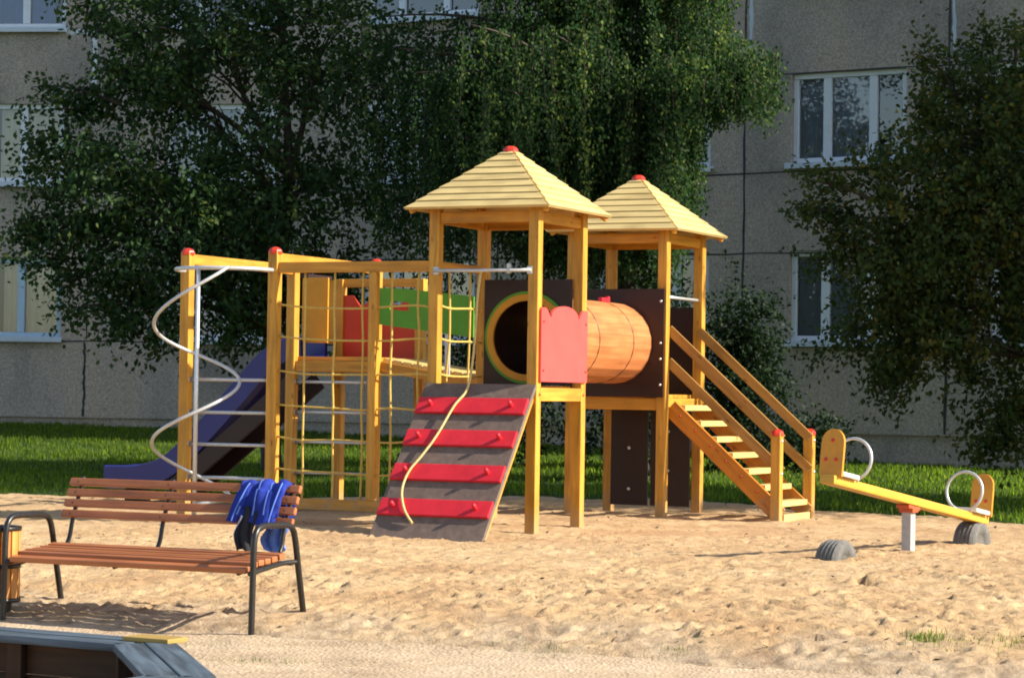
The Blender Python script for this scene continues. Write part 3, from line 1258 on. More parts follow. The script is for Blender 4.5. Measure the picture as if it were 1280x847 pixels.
# an unseen tree, added outside the picture to cast shade on the lawn
yb_ = (10.8, 26.1)
tbase = Vector((yb_[0], yb_[1], gzs(*yb_)))
blobs = [(Vector((yb_[0], yb_[1], z)), r, r, 1.5, k) for z, r, k in ((3.6, 2.2, 230), (5.4, 2.5, 330), (7.3, 2.5, 340), (9.2, 2.3, 300), (11.2, 1.9, 190))]
leafy_tree('leafy_tree', tbase, 12.6, blobs, 'leaf_right', 'unseen tall narrow tree added beyond the right edge to shade the lawn', 'tree', leaf=(.09, .15), per=30, trunk_r=.18, spread=.34)

# weeping birch
random.seed(33)


def birch():
    YB = 32.0
    tb = at(797, 560, YB)
    base = Vector((tb.x, YB, gzs(tb.x, YB)))
    root = empty('birch_tree', base)
    tag(root, 'tall weeping birch with hanging curtains of leaves behind the two roofed towers', 'tree')
    tr = MB()
    H = 12.5
    tp_ = limb(tr, base - Vector((0, 0, .3)), base + Vector((-.9, .3, H)), .21, .03, 16, .06)
    starts = []
    # limbs arching out; strands hang from along them
    specs = []
    for q in range(46):
        specs.append((random.uniform(0, 2 * math.pi), random.uniform(1.4, 2.75), random.uniform(3.6, 10.5)))
    # limbs that make the outline seen in the photograph
    extra = [(at(905, 45, 31.7), 7), (at(950, 70, 31.3), 5), (at(935, 62, 30.9), 5), (at(968, 84, 31.0), 5), (at(915, 78, 30.6), 5), (at(945, 92, 31.6), 5), (at(885, 96, 30.8), 5), (at(870, 70, 30.4), 5), (at(865, 30, 31.2), 7), (at(480, 20, 31.9), 7), (at(520, 90, 31.1), 7), (at(560, 120, 32.1), 7), (at(630, 110, 30.5), 7),
             (at(760, 60, 30.7), 7), (at(720, 150, 31.3), 6), (at(810, 110, 30.9), 7), (at(840, 90, 32.5), 7), (at(450, 60, 32.7), 6), (at(590, 30, 30.3), 7), (at(690, 40, 30.3), 7), (at(460, 110, 32.3), 7), (at(500, 60, 31.6), 7), (at(540, 40, 32.6), 7), (at(600, 80, 32.8), 7), (at(570, 170, 31.2), 6), (at(490, 150, 31.8), 6), (at(660, 150, 32.4), 6), (at(450, 160, 32.6), 6)]
    tips = []
    for (th, ln, z0) in specs:
        k = min(len(tp_) - 2, max(2, int(z0 / H * (len(tp_) - 1))))
        p0 = tp_[k]
        ln *= (1.05 - .35 * (z0 / H))
        p1 = p0 + Vector((math.cos(th) * ln, math.sin(th) * ln * .8, random.uniform(.7, 1.7)))
        tips.append((p0, p1))
    for (p1, z) in extra:
        k = min(range(len(tp_)), key=lambda q: abs(tp_[q].z - (p1.z - .9)))
        tips.append((tp_[k], p1))
    strands = []
    for (p0, p1) in tips:
        lp = limb(MB(), p0, p1, .045, .010, 8, .12, .10, 6)
        m_ = 5 if p1.x > 1.9 else 9
        tr.tube(lp[:m_], [.045 - .036 * q_ / (m_ - 1) for q_ in range(m_)], 6)
        nst = 64 if p1.x > 2.2 else 34
        for q in range(nst):
            t = random.uniform(.22, 1.06)
            f = t * (len(lp) - 1)
            i0 = min(int(f), len(lp) - 2)
            s = lp[i0].lerp(lp[i0 + 1], f - i0) + Vector((random.gauss(0, .20), random.gauss(0, .20), random.gauss(0, .08)))
            if s.z < 3.1:
                continue
            drop = min(random.uniform(.9, 2.7), s.z - (random.uniform(2.5, 3.5) if s.x > -.6 else random.uniform(2.2, 3.0)))
            if s.x > 2.1:
                drop = min(drop, random.uniform(.35, 1.0))
            if s.x > 2.40:
                drop = min(drop, s.z - random.uniform(4.62, 5.0))
            if s.x > 3.32 or (s.x > 2.72 and s.z > 5.85):
                continue
            if drop > .2:
                strands.append((s, drop, random.uniform(-.16, .16), random.uniform(-.16, .16)))
    tw = []
    for (s, drop, ox, oy) in strands:
        pts = [s + Vector((ox * t * t, oy * t * t, .10 * math.sin(math.pi * min(1, t * 3)) - drop * t)) for t in (0, .25, .5, .75, 1)]
        tw.append((pts, drop))
    tr.build('trunk', 'bark', root, base)
    tg = MB()
    for pts, d in tw[::2]:
        tg.tube(pts, [.006, .005, .004, .003, .002], 3, cap=False)
    tg.build('twigs', 'bark', root, base)
    cs, ds = [], []
    for pts, drop in tw:
        k = int(drop * 84)
        t = rng.uniform(0, 1, k)
        A = np.array(pts)
        f = t * 4
        i0 = np.minimum(f.astype(int), 3)
        fr = (f - i0)[:, None]
        c = A[i0] * (1 - fr) + A[i0 + 1] * fr
        c = c + rng.normal(0, 1, (k, 3)) * np.array([.055, .055, .04])
        cs.append(c)
        dd = unit(k) * .6 + np.array([0, 0, -.8])
        ds.append(dd / np.linalg.norm(dd, axis=1, keepdims=True))
    idx = np.concatenate([np.full(len(c), i) for i, c in enumerate(cs)])
    cs = np.concatenate(cs)
    ds = np.concatenate(ds)
    n = len(cs)
    L = rng.uniform(.038, .070, n)
    V, Fq = leaf_quads(cs, ds, unit(n), L, L * rng.uniform(.55, .8, n))
    var = np.clip(rng.normal(.45, .16, n) + rng.normal(0, .13, len(tw))[idx], 0, 1)
    np_mesh('crown', V - np.array(base), Fq, 'leaf_birch', root, attrs={'var': ('FACE', var)})
    return n


NB = birch()

# bushes behind the towers
random.seed(41)
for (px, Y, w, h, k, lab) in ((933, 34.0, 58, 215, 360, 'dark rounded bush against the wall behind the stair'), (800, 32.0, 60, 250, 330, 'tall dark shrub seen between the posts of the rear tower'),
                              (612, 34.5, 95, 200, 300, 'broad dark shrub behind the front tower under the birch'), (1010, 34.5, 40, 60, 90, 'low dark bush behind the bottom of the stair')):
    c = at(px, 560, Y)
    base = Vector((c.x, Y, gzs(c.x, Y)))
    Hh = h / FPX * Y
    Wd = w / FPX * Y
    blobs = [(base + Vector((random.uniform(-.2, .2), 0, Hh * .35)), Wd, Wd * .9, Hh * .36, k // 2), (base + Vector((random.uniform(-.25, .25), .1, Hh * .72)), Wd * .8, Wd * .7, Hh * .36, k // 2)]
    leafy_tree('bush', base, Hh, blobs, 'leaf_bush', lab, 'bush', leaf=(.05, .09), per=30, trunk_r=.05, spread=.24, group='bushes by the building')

# ------------------------------------------------------------------ play structure
random.seed(51)
ps = empty('play_structure', (C1.x, C1.y, 0), -TH)
tag(ps, 'wooden climbing structure with two roofed towers, barrel tunnel, ramp, net, stair and blue slide', 'climbing frame')
PW = .10


def post(a, b, z0, z1, cap=False, w=PW, mat='post_wood'):
    o = MB().box((a, b, (z0 + z1) / 2), (w, w, z1 - z0), None, .010).build('post', mat, ps)
    if cap:
        c = MB()
        c.lathe([(.0, z1 + .036), (.02, z1 + .035), (.046, z1 + .024), (.062, z1 + .008), (.066, z1 - .004), (.066, z1 - .03), (.055, z1 - .034)], (a, b, 0), n=8, smooth=False)
        c.build('cap', 'red_cap', o)
    return o


EAVE, RISE, RH = 2.905, .596, .7125


def roof(b0):
    """pyramid roof of overlapping boards around (0, b0)"""
    ro = None
    mb = MB()
    n = 9
    for q in range(4):
        M = Matrix.Rotation(q * math.pi / 2, 3, 'Z')
        for k in range(n):
            t0, t1 = k / n, (k + 1) / n + .012
            t1 = min(t1, .985)
            h0, h1 = RH * (1 - t0), RH * (1 - t1)
            z0, z1 = EAVE + RISE * t0, EAVE + RISE * t1
            th = .016
            low = .011
            # a lapped board: lower edge stands proud of the board below
            nz = Vector((0, -RISE, RH)).normalized()
            A = [Vector((-h0, -h0, z0)) , Vector((h0, -h0, z0)), Vector((h1, -h1, z1)), Vector((-h1, -h1, z1))]
            up = [A[0] + nz * (th + low), A[1] + nz * (th + low), A[2] + nz * th, A[3] + nz * th]
            vs = [M @ v + Vector((0, b0, 0)) for v in A + up]
            fs = [[3, 2, 1, 0], [4, 5, 6, 7], [0, 1, 5, 4], [1, 2, 6, 5], [2, 3, 7, 6], [3, 0, 4, 7]]
            ou = random.uniform(0, 30)
            ov = random.uniform(0, 30)
            us = []
            loc = A + up
            for f in fs:
                us.append([(ou + loc[i].x, ov + (loc[i].z - z0) * 1.6 + (0.03 if i > 3 else 0)) for i in f])
            mb.raw(vs, fs, us)
    ro = mb.build('roof', 'roof_wood', ps)
    c = MB()
    zt = EAVE + RISE
    c.lathe([(.0, zt + .03), (.03, zt + .028), (.058, zt + .016), (.074, zt - .004), (.078, zt - .05), (.06, zt - .055)], (0, b0, 0), n=8, smooth=False)
    c.build('roof_cap', 'red_cap', ro)
    # hip boards and rafters under the roof
    hb = MB()
    for q in range(4):
        M = Matrix.Rotation(q * math.pi / 2, 3, 'Z')
        p0 = M @ Vector((RH - .03, -RH + .03, EAVE - .012)) + Vector((0, b0, 0))
        p1 = M @ Vector((.06, -.06, zt - .075)) + Vector((0, b0, 0))
        hb.bar(p0, p1, .045, .06, (0, 0, 1), .004)
    hb.build('rafters', 'beam_wood', ro)
    return ro


def tower(b0):
    for a in (-.5, .5):
        for b in (-.5, .5):
            post(a, b0 + b, -.2, EAVE - .03 + .10)
    # top plates between the posts
    for (p0, p1) in (((-.45, -.5), (.45, -.5)), ((-.45, .5), (.45, .5)), ((-.5, -.45), (-.5, .45)), ((.5, -.45), (.5, .45))):
        MB().bar((p0[0], b0 + p0[1], 2.84), (p1[0], b0 + p1[1], 2.84), .045, .10).build('top_plate', 'beam_wood', ps)
    roof(b0)


G2 = 3.10
tower(0)
tower(G2)


def deck(a0, a1, b0, b1, ztop, th=.04, name='deck'):
    mb = MB()
    n = max(2, round((b1 - b0) / .12))
    for k in range(n):
        w = (b1 - b0) / n
        mb.box(((a0 + a1) / 2, b0 + w * (k + .5), ztop - th / 2), (a1 - a0, w - .008, th), None, .004)
    return mb.build(name, 'beam_wood', ps)


def beam(p0, p1, w=.045, h=.12, mat='beam_wood', name='beam'):
    o = MB().bar(p0, p1, w, h).build(name, mat, ps)
    return o


def bolts(pts, n, parent, r=.014, mat='bolt_metal'):
    for p in pts:
        MB().lathe([(r, -.004), (r, .006), (r * .7, .012), (0, .013)], p, n, 8).build('bolt', mat, parent)


# front tower: deck, cross beams, red side panel, brown back panel with hole
deck(-.445, .445, -.445, .445, 1.325)
for (p0, p1) in (((-.5, -.45, 1.245), (-.5, .45, 1.245)), ((-.45, .5, 1.245), (.45, .5, 1.245)), ((-.45, -.5, 1.225), (.45, -.5, 1.225))):
    beam(p0, p1)
beam((.5265, -.4495, 1.246), (.5265, .4495, 1.246), .045, .12, 'post_wood')
beam((-.5, -.45, 2.41), (-.5, .45, 2.41), .045, .07)


def crest_outline(w, z0, z1, ear, arch):
    """panel outline with two ears and an arched middle, centred on 0"""
    P = [(-w, z0), (w, z0)]
    P += [(w, z1 - .02), (w * .96, z1), (w * .84, z1), (w * .74, z1 - .02), (w * .62, z1 - ear)]
    for k in range(13):
        t = math.pi * k / 12
        P.append((w * .58 * math.cos(t), z1 - ear + .01 + arch * math.sin(t)))
    P += [(-w * .62, z1 - ear), (-w * .74, z1 - .02), (-w * .84, z1), (-w * .96, z1), (-w, z1 - .02)]
    return P


pn = MB().prism(crest_outline(.515, 1.36, 2.025, .085, .10), (.553, 0, 0), (0, 1, 0), (0, 0, 1), (1, 0, 0), .022).build('side_panel', 'red_panel', ps)
bolts([(.575, s * .47, z) for s in (-1, 1) for z in (1.46, 1.9)], (1, 0, 0), pn, .010, 'red_cap')
bolts([(.551, s * .485, 1.245) for s in (-1, 1)], (1, 0, 0), ps, .013, 'bracket_red')
TZ, TR = 1.775, .405


def holed_panel(b, z0, z1, hw, cz, r, t, name, mat):
    """rectangular board with a round opening, in the plane b"""
    n = 48
    mb = MB()
    inner, outer = [], []
    for k in range(n):
        a = 2 * math.pi * k / n
        ca, sa = math.cos(a), math.sin(a)
        inner.append((r * ca, cz + r * sa))
        k1 = hw / abs(ca) if abs(ca) > 1e-6 else 1e9
        k2 = ((z1 - cz) if sa > 0 else (cz - z0)) / abs(sa) if abs(sa) > 1e-6 else 1e9
        kk = min(k1, k2)
        outer.append((kk * ca, cz + kk * sa))
    # snap nearest to corners
    for (cx, czz) in ((hw, z1), (hw, z0), (-hw, z1), (-hw, z0)):
        i = min(range(n), key=lambda q: (outer[q][0] - cx) ** 2 + (outer[q][1] - czz) ** 2)
        outer[i] = (cx, czz)
    vs = [Vector((x, b, z)) for x, z in inner] + [Vector((x, b, z)) for x, z in outer] + [Vector((x, b + t, z)) for x, z in inner] + [Vector((x, b + t, z)) for x, z in outer]
    fs = []
    for k in range(n):
        l = (k + 1) % n
        fs += [[k, l, n + l, n + k], [2 * n + k, 3 * n + k, 3 * n + l, 2 * n + l], [k, 2 * n + k, 2 * n + l, l], [n + k, n + l, 3 * n + l, 3 * n + k]]
    mb.raw(vs, fs)
    return mb.build(name, mat, ps)


bp = holed_panel(.425, 1.335, 2.32, .452, TZ, .36, .02, 'back_panel', 'brown_board')


def ring(r0, r1, b, t, name, mat, parent):
    n = 48
    mb = MB()
    vs, fs = [], []
    for (rr, bb) in ((r0, b), (r1, b), (r1, b + t), (r0, b + t)):
        for k in range(n):
            a = 2 * math.pi * k / n
            vs.append(Vector((rr * math.cos(a), bb, TZ + rr * math.sin(a))))
    for s in range(4):
        for k in range(n):
            l = (k + 1) % n
            s2 = (s + 1) % 4
            fs.append([s * n + k, s * n + l, s2 * n + l, s2 * n + k])
    mb.raw(vs, fs)
    return mb.build(name, mat, parent)


ring(.345, .408, .395, .028, 'inner_ring', 'yellow_board', bp)
ring(.410, .434, .402, .021, 'outer_ring', 'green_board', bp)
# barrel tunnel between the towers
ns = 22
mb = MB()
for k in range(ns):
    a = 2 * math.pi * k / ns
    w = 2 * math.pi * TR / ns - .0005
    cvec = Vector((math.cos(a), 0, math.sin(a)))
    tv = Vector((-math.sin(a), 0, math.cos(a)))
    mb.box(Vector((0, (.447 + G2 - .575) / 2, TZ)) + cvec * (TR - .014), (G2 - .575 - .447, w, .028), (Vector((0, 1, 0)), tv, cvec), .003)
barrel = mb.build('barrel_tunnel', 'barrel_wood', ps)
for bb in (.52, 1.20, 2.05):
    h = MB()
    h.lathe([(TR + .001, -.007), (TR + .0055, -.006), (TR + .0055, .006), (TR + .001, .007)], (0, bb, TZ), (0, 1, 0), 44)
    h.build('hoop', 'dark_metal', barrel)
h = MB().box((.02, 2.17, TZ + TR + .02), (.05, .16, .045), None, .012)
h.box((.02, 2.28, TZ + TR + .03), (.04, .05, .06), None, .012)
MB().lathe([(TR - .030, .45), (TR - .030, 2.52)], (0, 0, TZ), (0, 1, 0), 40).build('lining', 'brown_board', barrel)  # dark inner cylinder added in place of the shade inside the barrel
h.build('tunnel_fitting', 'red_paint', barrel)

# grip bar and climbing rope over the ramp
gb = MB().tube([(-.49, -.565, 2.355), (.49, -.565, 2.355)], .017, 10)
gb.lathe([(.03, -.012), (.03, .012)], (.27, -.565, 2.355), (1, 0, 0), 12)
for a in (-.47, .47):
    gb.box((a, -.556, 2.355), (.05, .014, .07), None, .004)
gb.box((.27, -.565, 2.37), (.03, .04, .09), None, .006)
gb.build('grip_bar', 'galv_metal', ps)


def smooth_path(P, n=8):
    P = [Vector(p) for p in P]
    out = []
    for i in range(len(P) - 1):
        p0, p1, p2, p3 = P[max(i - 1, 0)], P[i], P[i + 1], P[min(i + 2, len(P) - 1)]
        for k in range(n):
            t = k / n
            out.append(.5 * ((2 * p1) + (-p0 + p2) * t + (2 * p0 - 5 * p1 + 4 * p2 - p3) * t * t + (-p0 + 3 * p1 - 3 * p2 + p3) * t ** 3))
    out.append(P[-1])
    return out


# ramp
RT, RB = Vector((0, -.565, 1.335)), Vector((0, -1.625, -.03))
rd = (RB - RT).normalized()
rn = Vector((1, 0, 0)).cross(rd)
if rn.z < 0:
    rn = -rn
rampL = (RB - RT).length
rmp = MB().box((RT + RB) / 2 - rn * .02, (1.10, rampL, .04), (Vector((1, 0, 0)), rd, rn), .004).build('ramp', 'ramp_board', ps)
for k, t in enumerate((.155, .365, .585, .805)):
    c = RT + rd * (rampL * t)
    cl = MB().box(c + rn * .016, (1.085, .172, .030), (Vector((1, 0, 0)), rd, rn), .007)
    co = cl.build('cleat', 'red_paint', rmp)
    for a in (-.40, .40):
        kn = MB().lathe([(.020, 0), (.020, .045), (.015, .06), (0, .063)], c + rn * .031 + Vector((a, 0, 0)), rn, 10)
        kn.build('foot_peg', 'red_paint', co)
sb = MB()
for a in (-.50, .50):
    sb.box((RT + RB) / 2 - rn * .075 + Vector((a, 0, 0)), (.045, rampL - .12, .07), (Vector((1, 0, 0)), rd, rn), .005)
sb.build('bearer', 'beam_wood', rmp)


def rampat(a, z, off=.05):
    t = (RT.z - z) / (RT.z - RB.z)
    p = RT.lerp(RB, t) + rn * off
    return Vector((a, p.y, p.z))


rp = smooth_path([(-.02, -.545, 2.355), (-.03, -.59, 2.1), (-.04, -.60, 1.8), (-.06, -.61, 1.52), rampat(-.09, 1.26, .035), rampat(-.15, 1.10), rampat(-.215, .84), rampat(-.29, .66), rampat(-.36, .52),
                  rampat(-.36, .36), rampat(-.27, .20), rampat(-.16, .10, .02)], 6)
MB().tube(rp, .0115, 8).build('climbing_rope', 'rope', ps)

# rear tower: panels, deck
deck(-.445, .445, G2 - .445, G2 + .445, 1.265)
for (p0, p1) in (((.5, G2 - .45, 1.165), (.5, G2 + .45, 1.165)), ((-.5, G2 - .45, 1.165), (-.5, G2 + .45, 1.165)), ((-.45, G2 + .5, 1.165), (.45, G2 + .5, 1.165)), ((-.45, G2 - .5, 1.165), (.45, G2 - .5, 1.165))):
    beam(p0, p1)
fp = holed_panel(G2 - .574, 1.235, 2.325, .53, TZ, .36, .02, 'front_panel', 'brown_board')
bolts([(.50, G2 - .575, z) for z in (1.36, 1.62, 1.78, 2.2)] + [(-.5, G2 - .575, 2.2)], (0, -1, 0), fp, .014)
o = MB().box((0, G2 + .56, 1.72), (1.06, .02, .92), None, .003).build('back_panel', 'brown_board', ps)
o = MB().box((-.24, G2 + .435, .60), (.42, .018, 1.0), None, .003).build('lower_panel', 'brown_board', ps)
bolts([(-.24, G2 + .424, z) for z in (.27, .70)], (0, -1, 0), o, .019)
o = MB().box((.22, G2 + .435, .60), (.44, .018, 1.0), None, .003).build('lower_panel', 'brown_board', ps)
bolts([(.20, G2 + .424, z) for z in (.47, .88)], (0, -1, 0), o, .019)
MB().tube([(.5, G2 - .45, 2.25), (.5, G2 + .45, 2.25)], .015, 8).build('grip_bar', 'galv_metal', ps)
# left side rail of the rear tower
beam((-.5, G2 - .45, 2.1), (-.5, G2 + .45, 2.1), .04, .10)
beam((-.5, G2 - .45, 1.7), (-.5, G2 + .45, 1.7), .04, .10)

# stair
E1 = 1.22
SA = .5
for b in (G2 - .5, G2 + .5):
    post(SA + E1, b, -.2, .905, True, .10)
    s = 1 if b > G2 else -1
    bb = b - s * .075
    stg = MB()
    p0, p1 = Vector((SA + .055, bb, 1.135)), Vector((SA + E1 + .01, bb, .085))
    stg.bar(p0, p1, .042, .17, (0, 0, 1), .006)
    so_ = stg.build('stringer', 'stair_wood', ps)
    dirs = (p1 - p0).normalized()
    bolts([p0.lerp(p1, t) + Vector((0, s * .021, .02)) for t in (.10, .24, .38, .52, .66, .80)], (0, s, 0), so_, .015, 'bracket_red')
    for (za, zb_) in ((1.925, .84), (1.60, .52)):
        MB().bar((SA + .03, b - s * .064, za), (SA + E1 + .03, b - s * .064, zb_), .026, .095, (0, 0, 1), .005).build('handrail', 'rail_wood', ps)
    bolts([(SA + E1 + .051, b, z) for z in (.82, .50)], (1, 0, 0), ps, .016, 'bolt_metal')
for k in range(7):
    z = 1.16 - k * .156
    a = SA + .13 + k * .172
    MB().box((a, G2, z - .028), (.16, .80, .056), None, .006).build('tread', 'tread_wood', ps)
MB().box((SA + E1 + .03, G2, .045), (.04, .80, .10), None, .006).build('tread', 'tread_wood', ps)

# third platform with slide at the rear left
AL, AR, BF, BB = -3.17, -2.20, 1.5, 2.5
TOPZ = 2.56
post(AL, -.5, -.2, TOPZ, True)
post(AR, -.5, -.2, TOPZ, True)
for (a, b, cap) in ((AL, BF, True), (AR, BF, True), (AL, BB, False), (AR, BB, False)):
    post(a, b, -.2, TOPZ if cap else TOPZ - .12, cap)
# overhead beams running back and across
beam((AL, -.45, 2.49), (AL, BF - .05, 2.49), .05, .10)
beam((AR, -.45, 2.49), (AR, BF - .05, 2.49), .05, .10)
beam((AR + .05, -.5, 2.40), (-.55, -.5, 2.40), .055, .10)
beam((AR + .05, -.5, .195), (-.55, -.5, .195), .055, .10)
post(-1.135, -.5, .245, 2.35, False, .08)
for b in (BF, BB):
    beam((AL + .05, b, 1.50), (AR - .05, b, 1.50), .05, .11)
for a in (AL, AR):
    beam((a, BF + .05, 1.50), (a, BB - .05, 1.50), .05, .11)
beam((AL + .05, BB, 2.40), (AR - .05, BB, 2.40), .05, .09)
deck(AL + .03, AR - .03, BF + .03, BB - .03, 1.60)
# rungs of the two ladders
for (b, nm) in ((-.5, 0), (BF, 1)):
    for z in (.41, .725, 1.03, 1.34):
        rg = MB().tube([(AL + .04, b, z), (AR - .04, b, z)], .0165, 10)
        rg.lathe([(.032, 0), (.032, .014)], (AL + .05, b, z), (1, 0, 0), 12)
        rg.lathe([(.032, -.014), (.032, 0)], (AR - .05, b, z), (1, 0, 0), 12)
        rg.build('rung', 'galv_metal', ps)
# panels of the third platform
for b, ca in ((1.92, AL + .025), (2.46, AL - .20)):
    MB().box((ca, b, 2.09), (.31, .022, .68), None, .004).build('slide_cheek', 'yellow_board', ps)
MB().box((AL - .10, 2.16, 2.45), (.08, .52, .04), None, .004).build('slide_hood_bar', 'brown_board', ps)
zz = [(-.43, 1.58), (.43, 1.58), (.43, 2.27), (.33, 2.27), (.22, 2.14), (.10, 2.23), (-.10, 2.23), (-.22, 2.14), (-.33, 2.27), (-.43, 2.27)]
MB().prism(zz, ((AL + AR) / 2, BB - .02, 0), (1, 0, 0), (0, 0, 1), (0, 1, 0), .022).build('crested_panel', 'red_shade', ps)
# descending bridge with green side boards
BE = 1.30
z0, z1 = 1.595, 1.40
d0 = Vector((AR + .05, 2.0, z0))
d1 = Vector((AR + BE, 2.0, z1))
bd = MB()
nb = 11
for k in range(nb):
    t = (k + .5) / nb
    q = d0.lerp(d1, t)
    x = (d1 - d0).normalized()
    y = Vector((0, 1, 0))
    bd.box(q - Vector((0, 0, .02)), ((d1 - d0).length / nb - .012, .86, .036), (x, y, x.cross(y)), .004)
br = bd.build('bridge', 'tread_wood', ps)
for b in (BF + .05, BB - .05):
    MB().bar((AR + .05, b, z0 - .09), (AR + BE, b, z1 - .09), .05, .10, (0, 0, 1), .005).build('bearer', 'beam_wood', br)


def green_board(b):
    """curved green board with a slot for a hand hold"""
    mb = MB()
    for (a0, a1, zt0, zt1, zb0, zb1) in ((.06, .175, 2.30, 2.298, 1.93, 1.915), (.39, 1.12, 2.285, 2.21, 1.89, 1.80)):
        mb.prism([(AR + a0, zb0), (AR + a1, zb1), (AR + a1, zt1), (AR + a0, zt0)], (0, b, 0), (1, 0, 0), (0, 0, 1), (0, 1, 0), .022)
    mb.prism([(AR + .175, 2.165), (AR + .39, 2.15), (AR + .39, 2.285), (AR + .175, 2.298)], (0, b, 0), (1, 0, 0), (0, 0, 1), (0, 1, 0), .022)
    mb.prism([(AR + .175, 1.915), (AR + .39, 1.89), (AR + .39, 2.065), (AR + .175, 2.08)], (0, b, 0), (1, 0, 0), (0, 0, 1), (0, 1, 0), .022)
    return mb.build('side_board', 'green_board', br)


green_board(BF - .03)
for b in (BF + .05, BB - .05):
    MB().box((AR + BE + .02, b, .72), (.08, .08, 1.72), None, .008).build('leg', 'post_wood', br)
    MB().box((AR + .82, b - .045 * (1 if b < 2 else -1), 1.66), (.05, .03, .5), None, .004).build('bracket', 'galv_metal', br)

# slide
sp = [(AL - .02, 1.60), (AL - .22, 1.575), (AL - .42, 1.46), (AL - .75, 1.13), (AL - 1.15, .73), (AL - 1.5, .42), (AL - 1.75, .28), (AL - 2.05, .215), (AL - 2.45, .20)]
cen = smooth_path([(a, 2.0, z) for a, z in sp], 5)
mb = MB()
prof = [(-.28, .20), (-.255, .215), (-.235, .20), (-.225, .03), (-.17, .0), (.17, .0), (.225, .03), (.235, .20), (.255, .215), (.28, .20), (.28, -.03), (.17, -.045), (-.17, -.045), (-.28, -.03)]
n = len(prof)
vs, fs = [], []
for i, p in enumerate(cen):
    t = (cen[min(i + 1, len(cen) - 1)] - cen[max(i - 1, 0)]).normalized()
    up = Vector((0, 1, 0)).cross(t)
    if up.z < 0:
        up = -up
    for (y, h) in prof:
        vs.append(p + Vector((0, y, 0)) + up * h)
for i in range(len(cen) - 1):
    for k in range(n):
        l = (k + 1) % n
        fs.append([i * n + k, i * n + l, (i + 1) * n + l, (i + 1) * n + k])
mb.raw(vs, fs, None, False)
slide = mb.build('slide', 'slide_blue', ps)
sup = MB()
for y in (-.24, .24):
    sup.bar((AL - .1, 2.0 + y, 1.36), (AL - 1.62, 2.0 + y, .16), .04, .20, (0, 0, 1), .006)
sup.build('bearer', 'brown_board', slide)
lg = MB()
lg.box((AL - 2.2, 2.0, .05), (.07, .40, .26), None, .006)
lg.build('foot', 'brown_board', slide)

# spiral pole in its hoop
PA, PBB = -2.70, -1.0
hp = []
for k in range(25):
    t = math.pi * k / 24
    hp.append((-2.685 - .485 * math.cos(t), -.5 - .5 * math.sin(t) - .05, 2.375))
hp = [(hp[0][0], -.5, 2.375)] + hp + [(hp[-1][0], -.5, 2.375)]
sp_ = MB().tube(hp, .020, 10).build('pole_hoop', 'galv_metal', ps)
MB().tube([(PA, PBB - .05, 2.375), (PA, PBB - .05, -.2)], .021, 12).build('slide_pole', 'galv_metal', ps)
hx = []
keyz = [2.375, 1.80, 1.31, .72, .22]
keyp = [-40, -180, -360, -540, -690]
for k in range(121):
    z = 2.375 - k / 120 * (2.375 - .22)
    ph = float(np.interp(-z, [-q for q in keyz], keyp))
    hx.append((z, ph))
# soften the pitch changes
phs = np.array([p for _, p in hx])
phs = np.convolve(np.pad(phs, 10, mode='reflect', reflect_type='odd'), np.ones(21) / 21, 'valid')
hpts = []
for (z, _), ph in zip(hx, phs):
    w = R(ph)
    dx, dy = .40 * math.cos(w), .40 * math.sin(w)          # world aligned offsets
    hpts.append((PA + dx * CF - dy * SF, PBB - .05 + dx * SF + dy * CF, z))
hpts.append((PA, PBB - .05, .18))
MB().tube(hpts, .0165, 10).build('spiral', 'galv_metal', ps)

# rope nets
random.seed(77)


def net(name, p00, ex, W, us, zs, ztop, zbot):
    mb = MB()
    p00, ex = Vector(p00), Vector(ex)
    nr = Vector((-ex.y, ex.x, 0))
    jit = {}

    def J(u, z):
        k = (round(u, 2), round(z, 2))
        if k not in jit:
            jit[k] = Vector((random.uniform(-.008, .008), random.uniform(-.012, .012), random.uniform(-.010, .010)))
        return p00 + ex * u + nr * jit[k].y + ex * jit[k].x + Vector((0, 0, z + jit[k].z - .016 * math.sin(math.pi * u / W)))
    for u in us:
        pts = [p00 + ex * u + Vector((0, 0, ztop))] + [J(u, z) for z in zs] + [p00 + ex * u + Vector((0, 0, zbot))]
        mb.tube(smooth_path(pts, 3), .0105, 6)
    for z in zs:
        pts = [p00 + Vector((0, 0, z + .015))] + [J(u, z) for u in us] + [p00 + ex * W + Vector((0, 0, z - .015))]
        mb.tube(smooth_path(pts, 3), .0105, 6)
    for u in us:
        for z in zs:
            mb.lathe([(0, -.02), (.015, -.014), (.017, 0), (.015, .014), (0, .02)], J(u, z), (0, 0, 1), 8)
    return mb.build(name, 'net_rope', ps)


zs = [2.04, 1.74, 1.42, 1.10, .80, .50]
net('climbing_net', (AR + .05, -.5, 0), (1, 0, 0), 1.60, [.28, .60, .90, 1.20, 1.48], zs, 2.36, .24)
net('climbing_net', (-.5, -.45, 0), (0, 1, 0), .9, [.22, .66], [2.04, 1.74, 1.42], 2.38, 1.31)

# ------------------------------------------------------------------ see-saw
sl_, sr_ = at(1032, 598, 19.15), at(1228, 650, 21.35)
piv = (sl_ + sr_) / 2
dplan = (sr_ - sl_)
ang = math.atan2(dplan.y, dplan.x)
ss = empty('seesaw', (piv.x, piv.y, sand_z(piv.x, piv.y)), ang)
tag(ss, 'yellow wooden seesaw with hoop handles and rounded backrests on a grey post', 'seesaw')
gz0 = ss.location.z
hl = Vector((dplan.x, dplan.y)).length / 2
tilt = (sr_.z - sl_.z) / (2 * hl)
zc = piv.z - gz0
xd = Vector((1, 0, tilt)).normalized()
yd = Vector((0, 1, 0))
ud = xd.cross(yd)


def sw(x, y, h):
    return Vector((0, 0, zc)) + xd * x + yd * y + ud * h


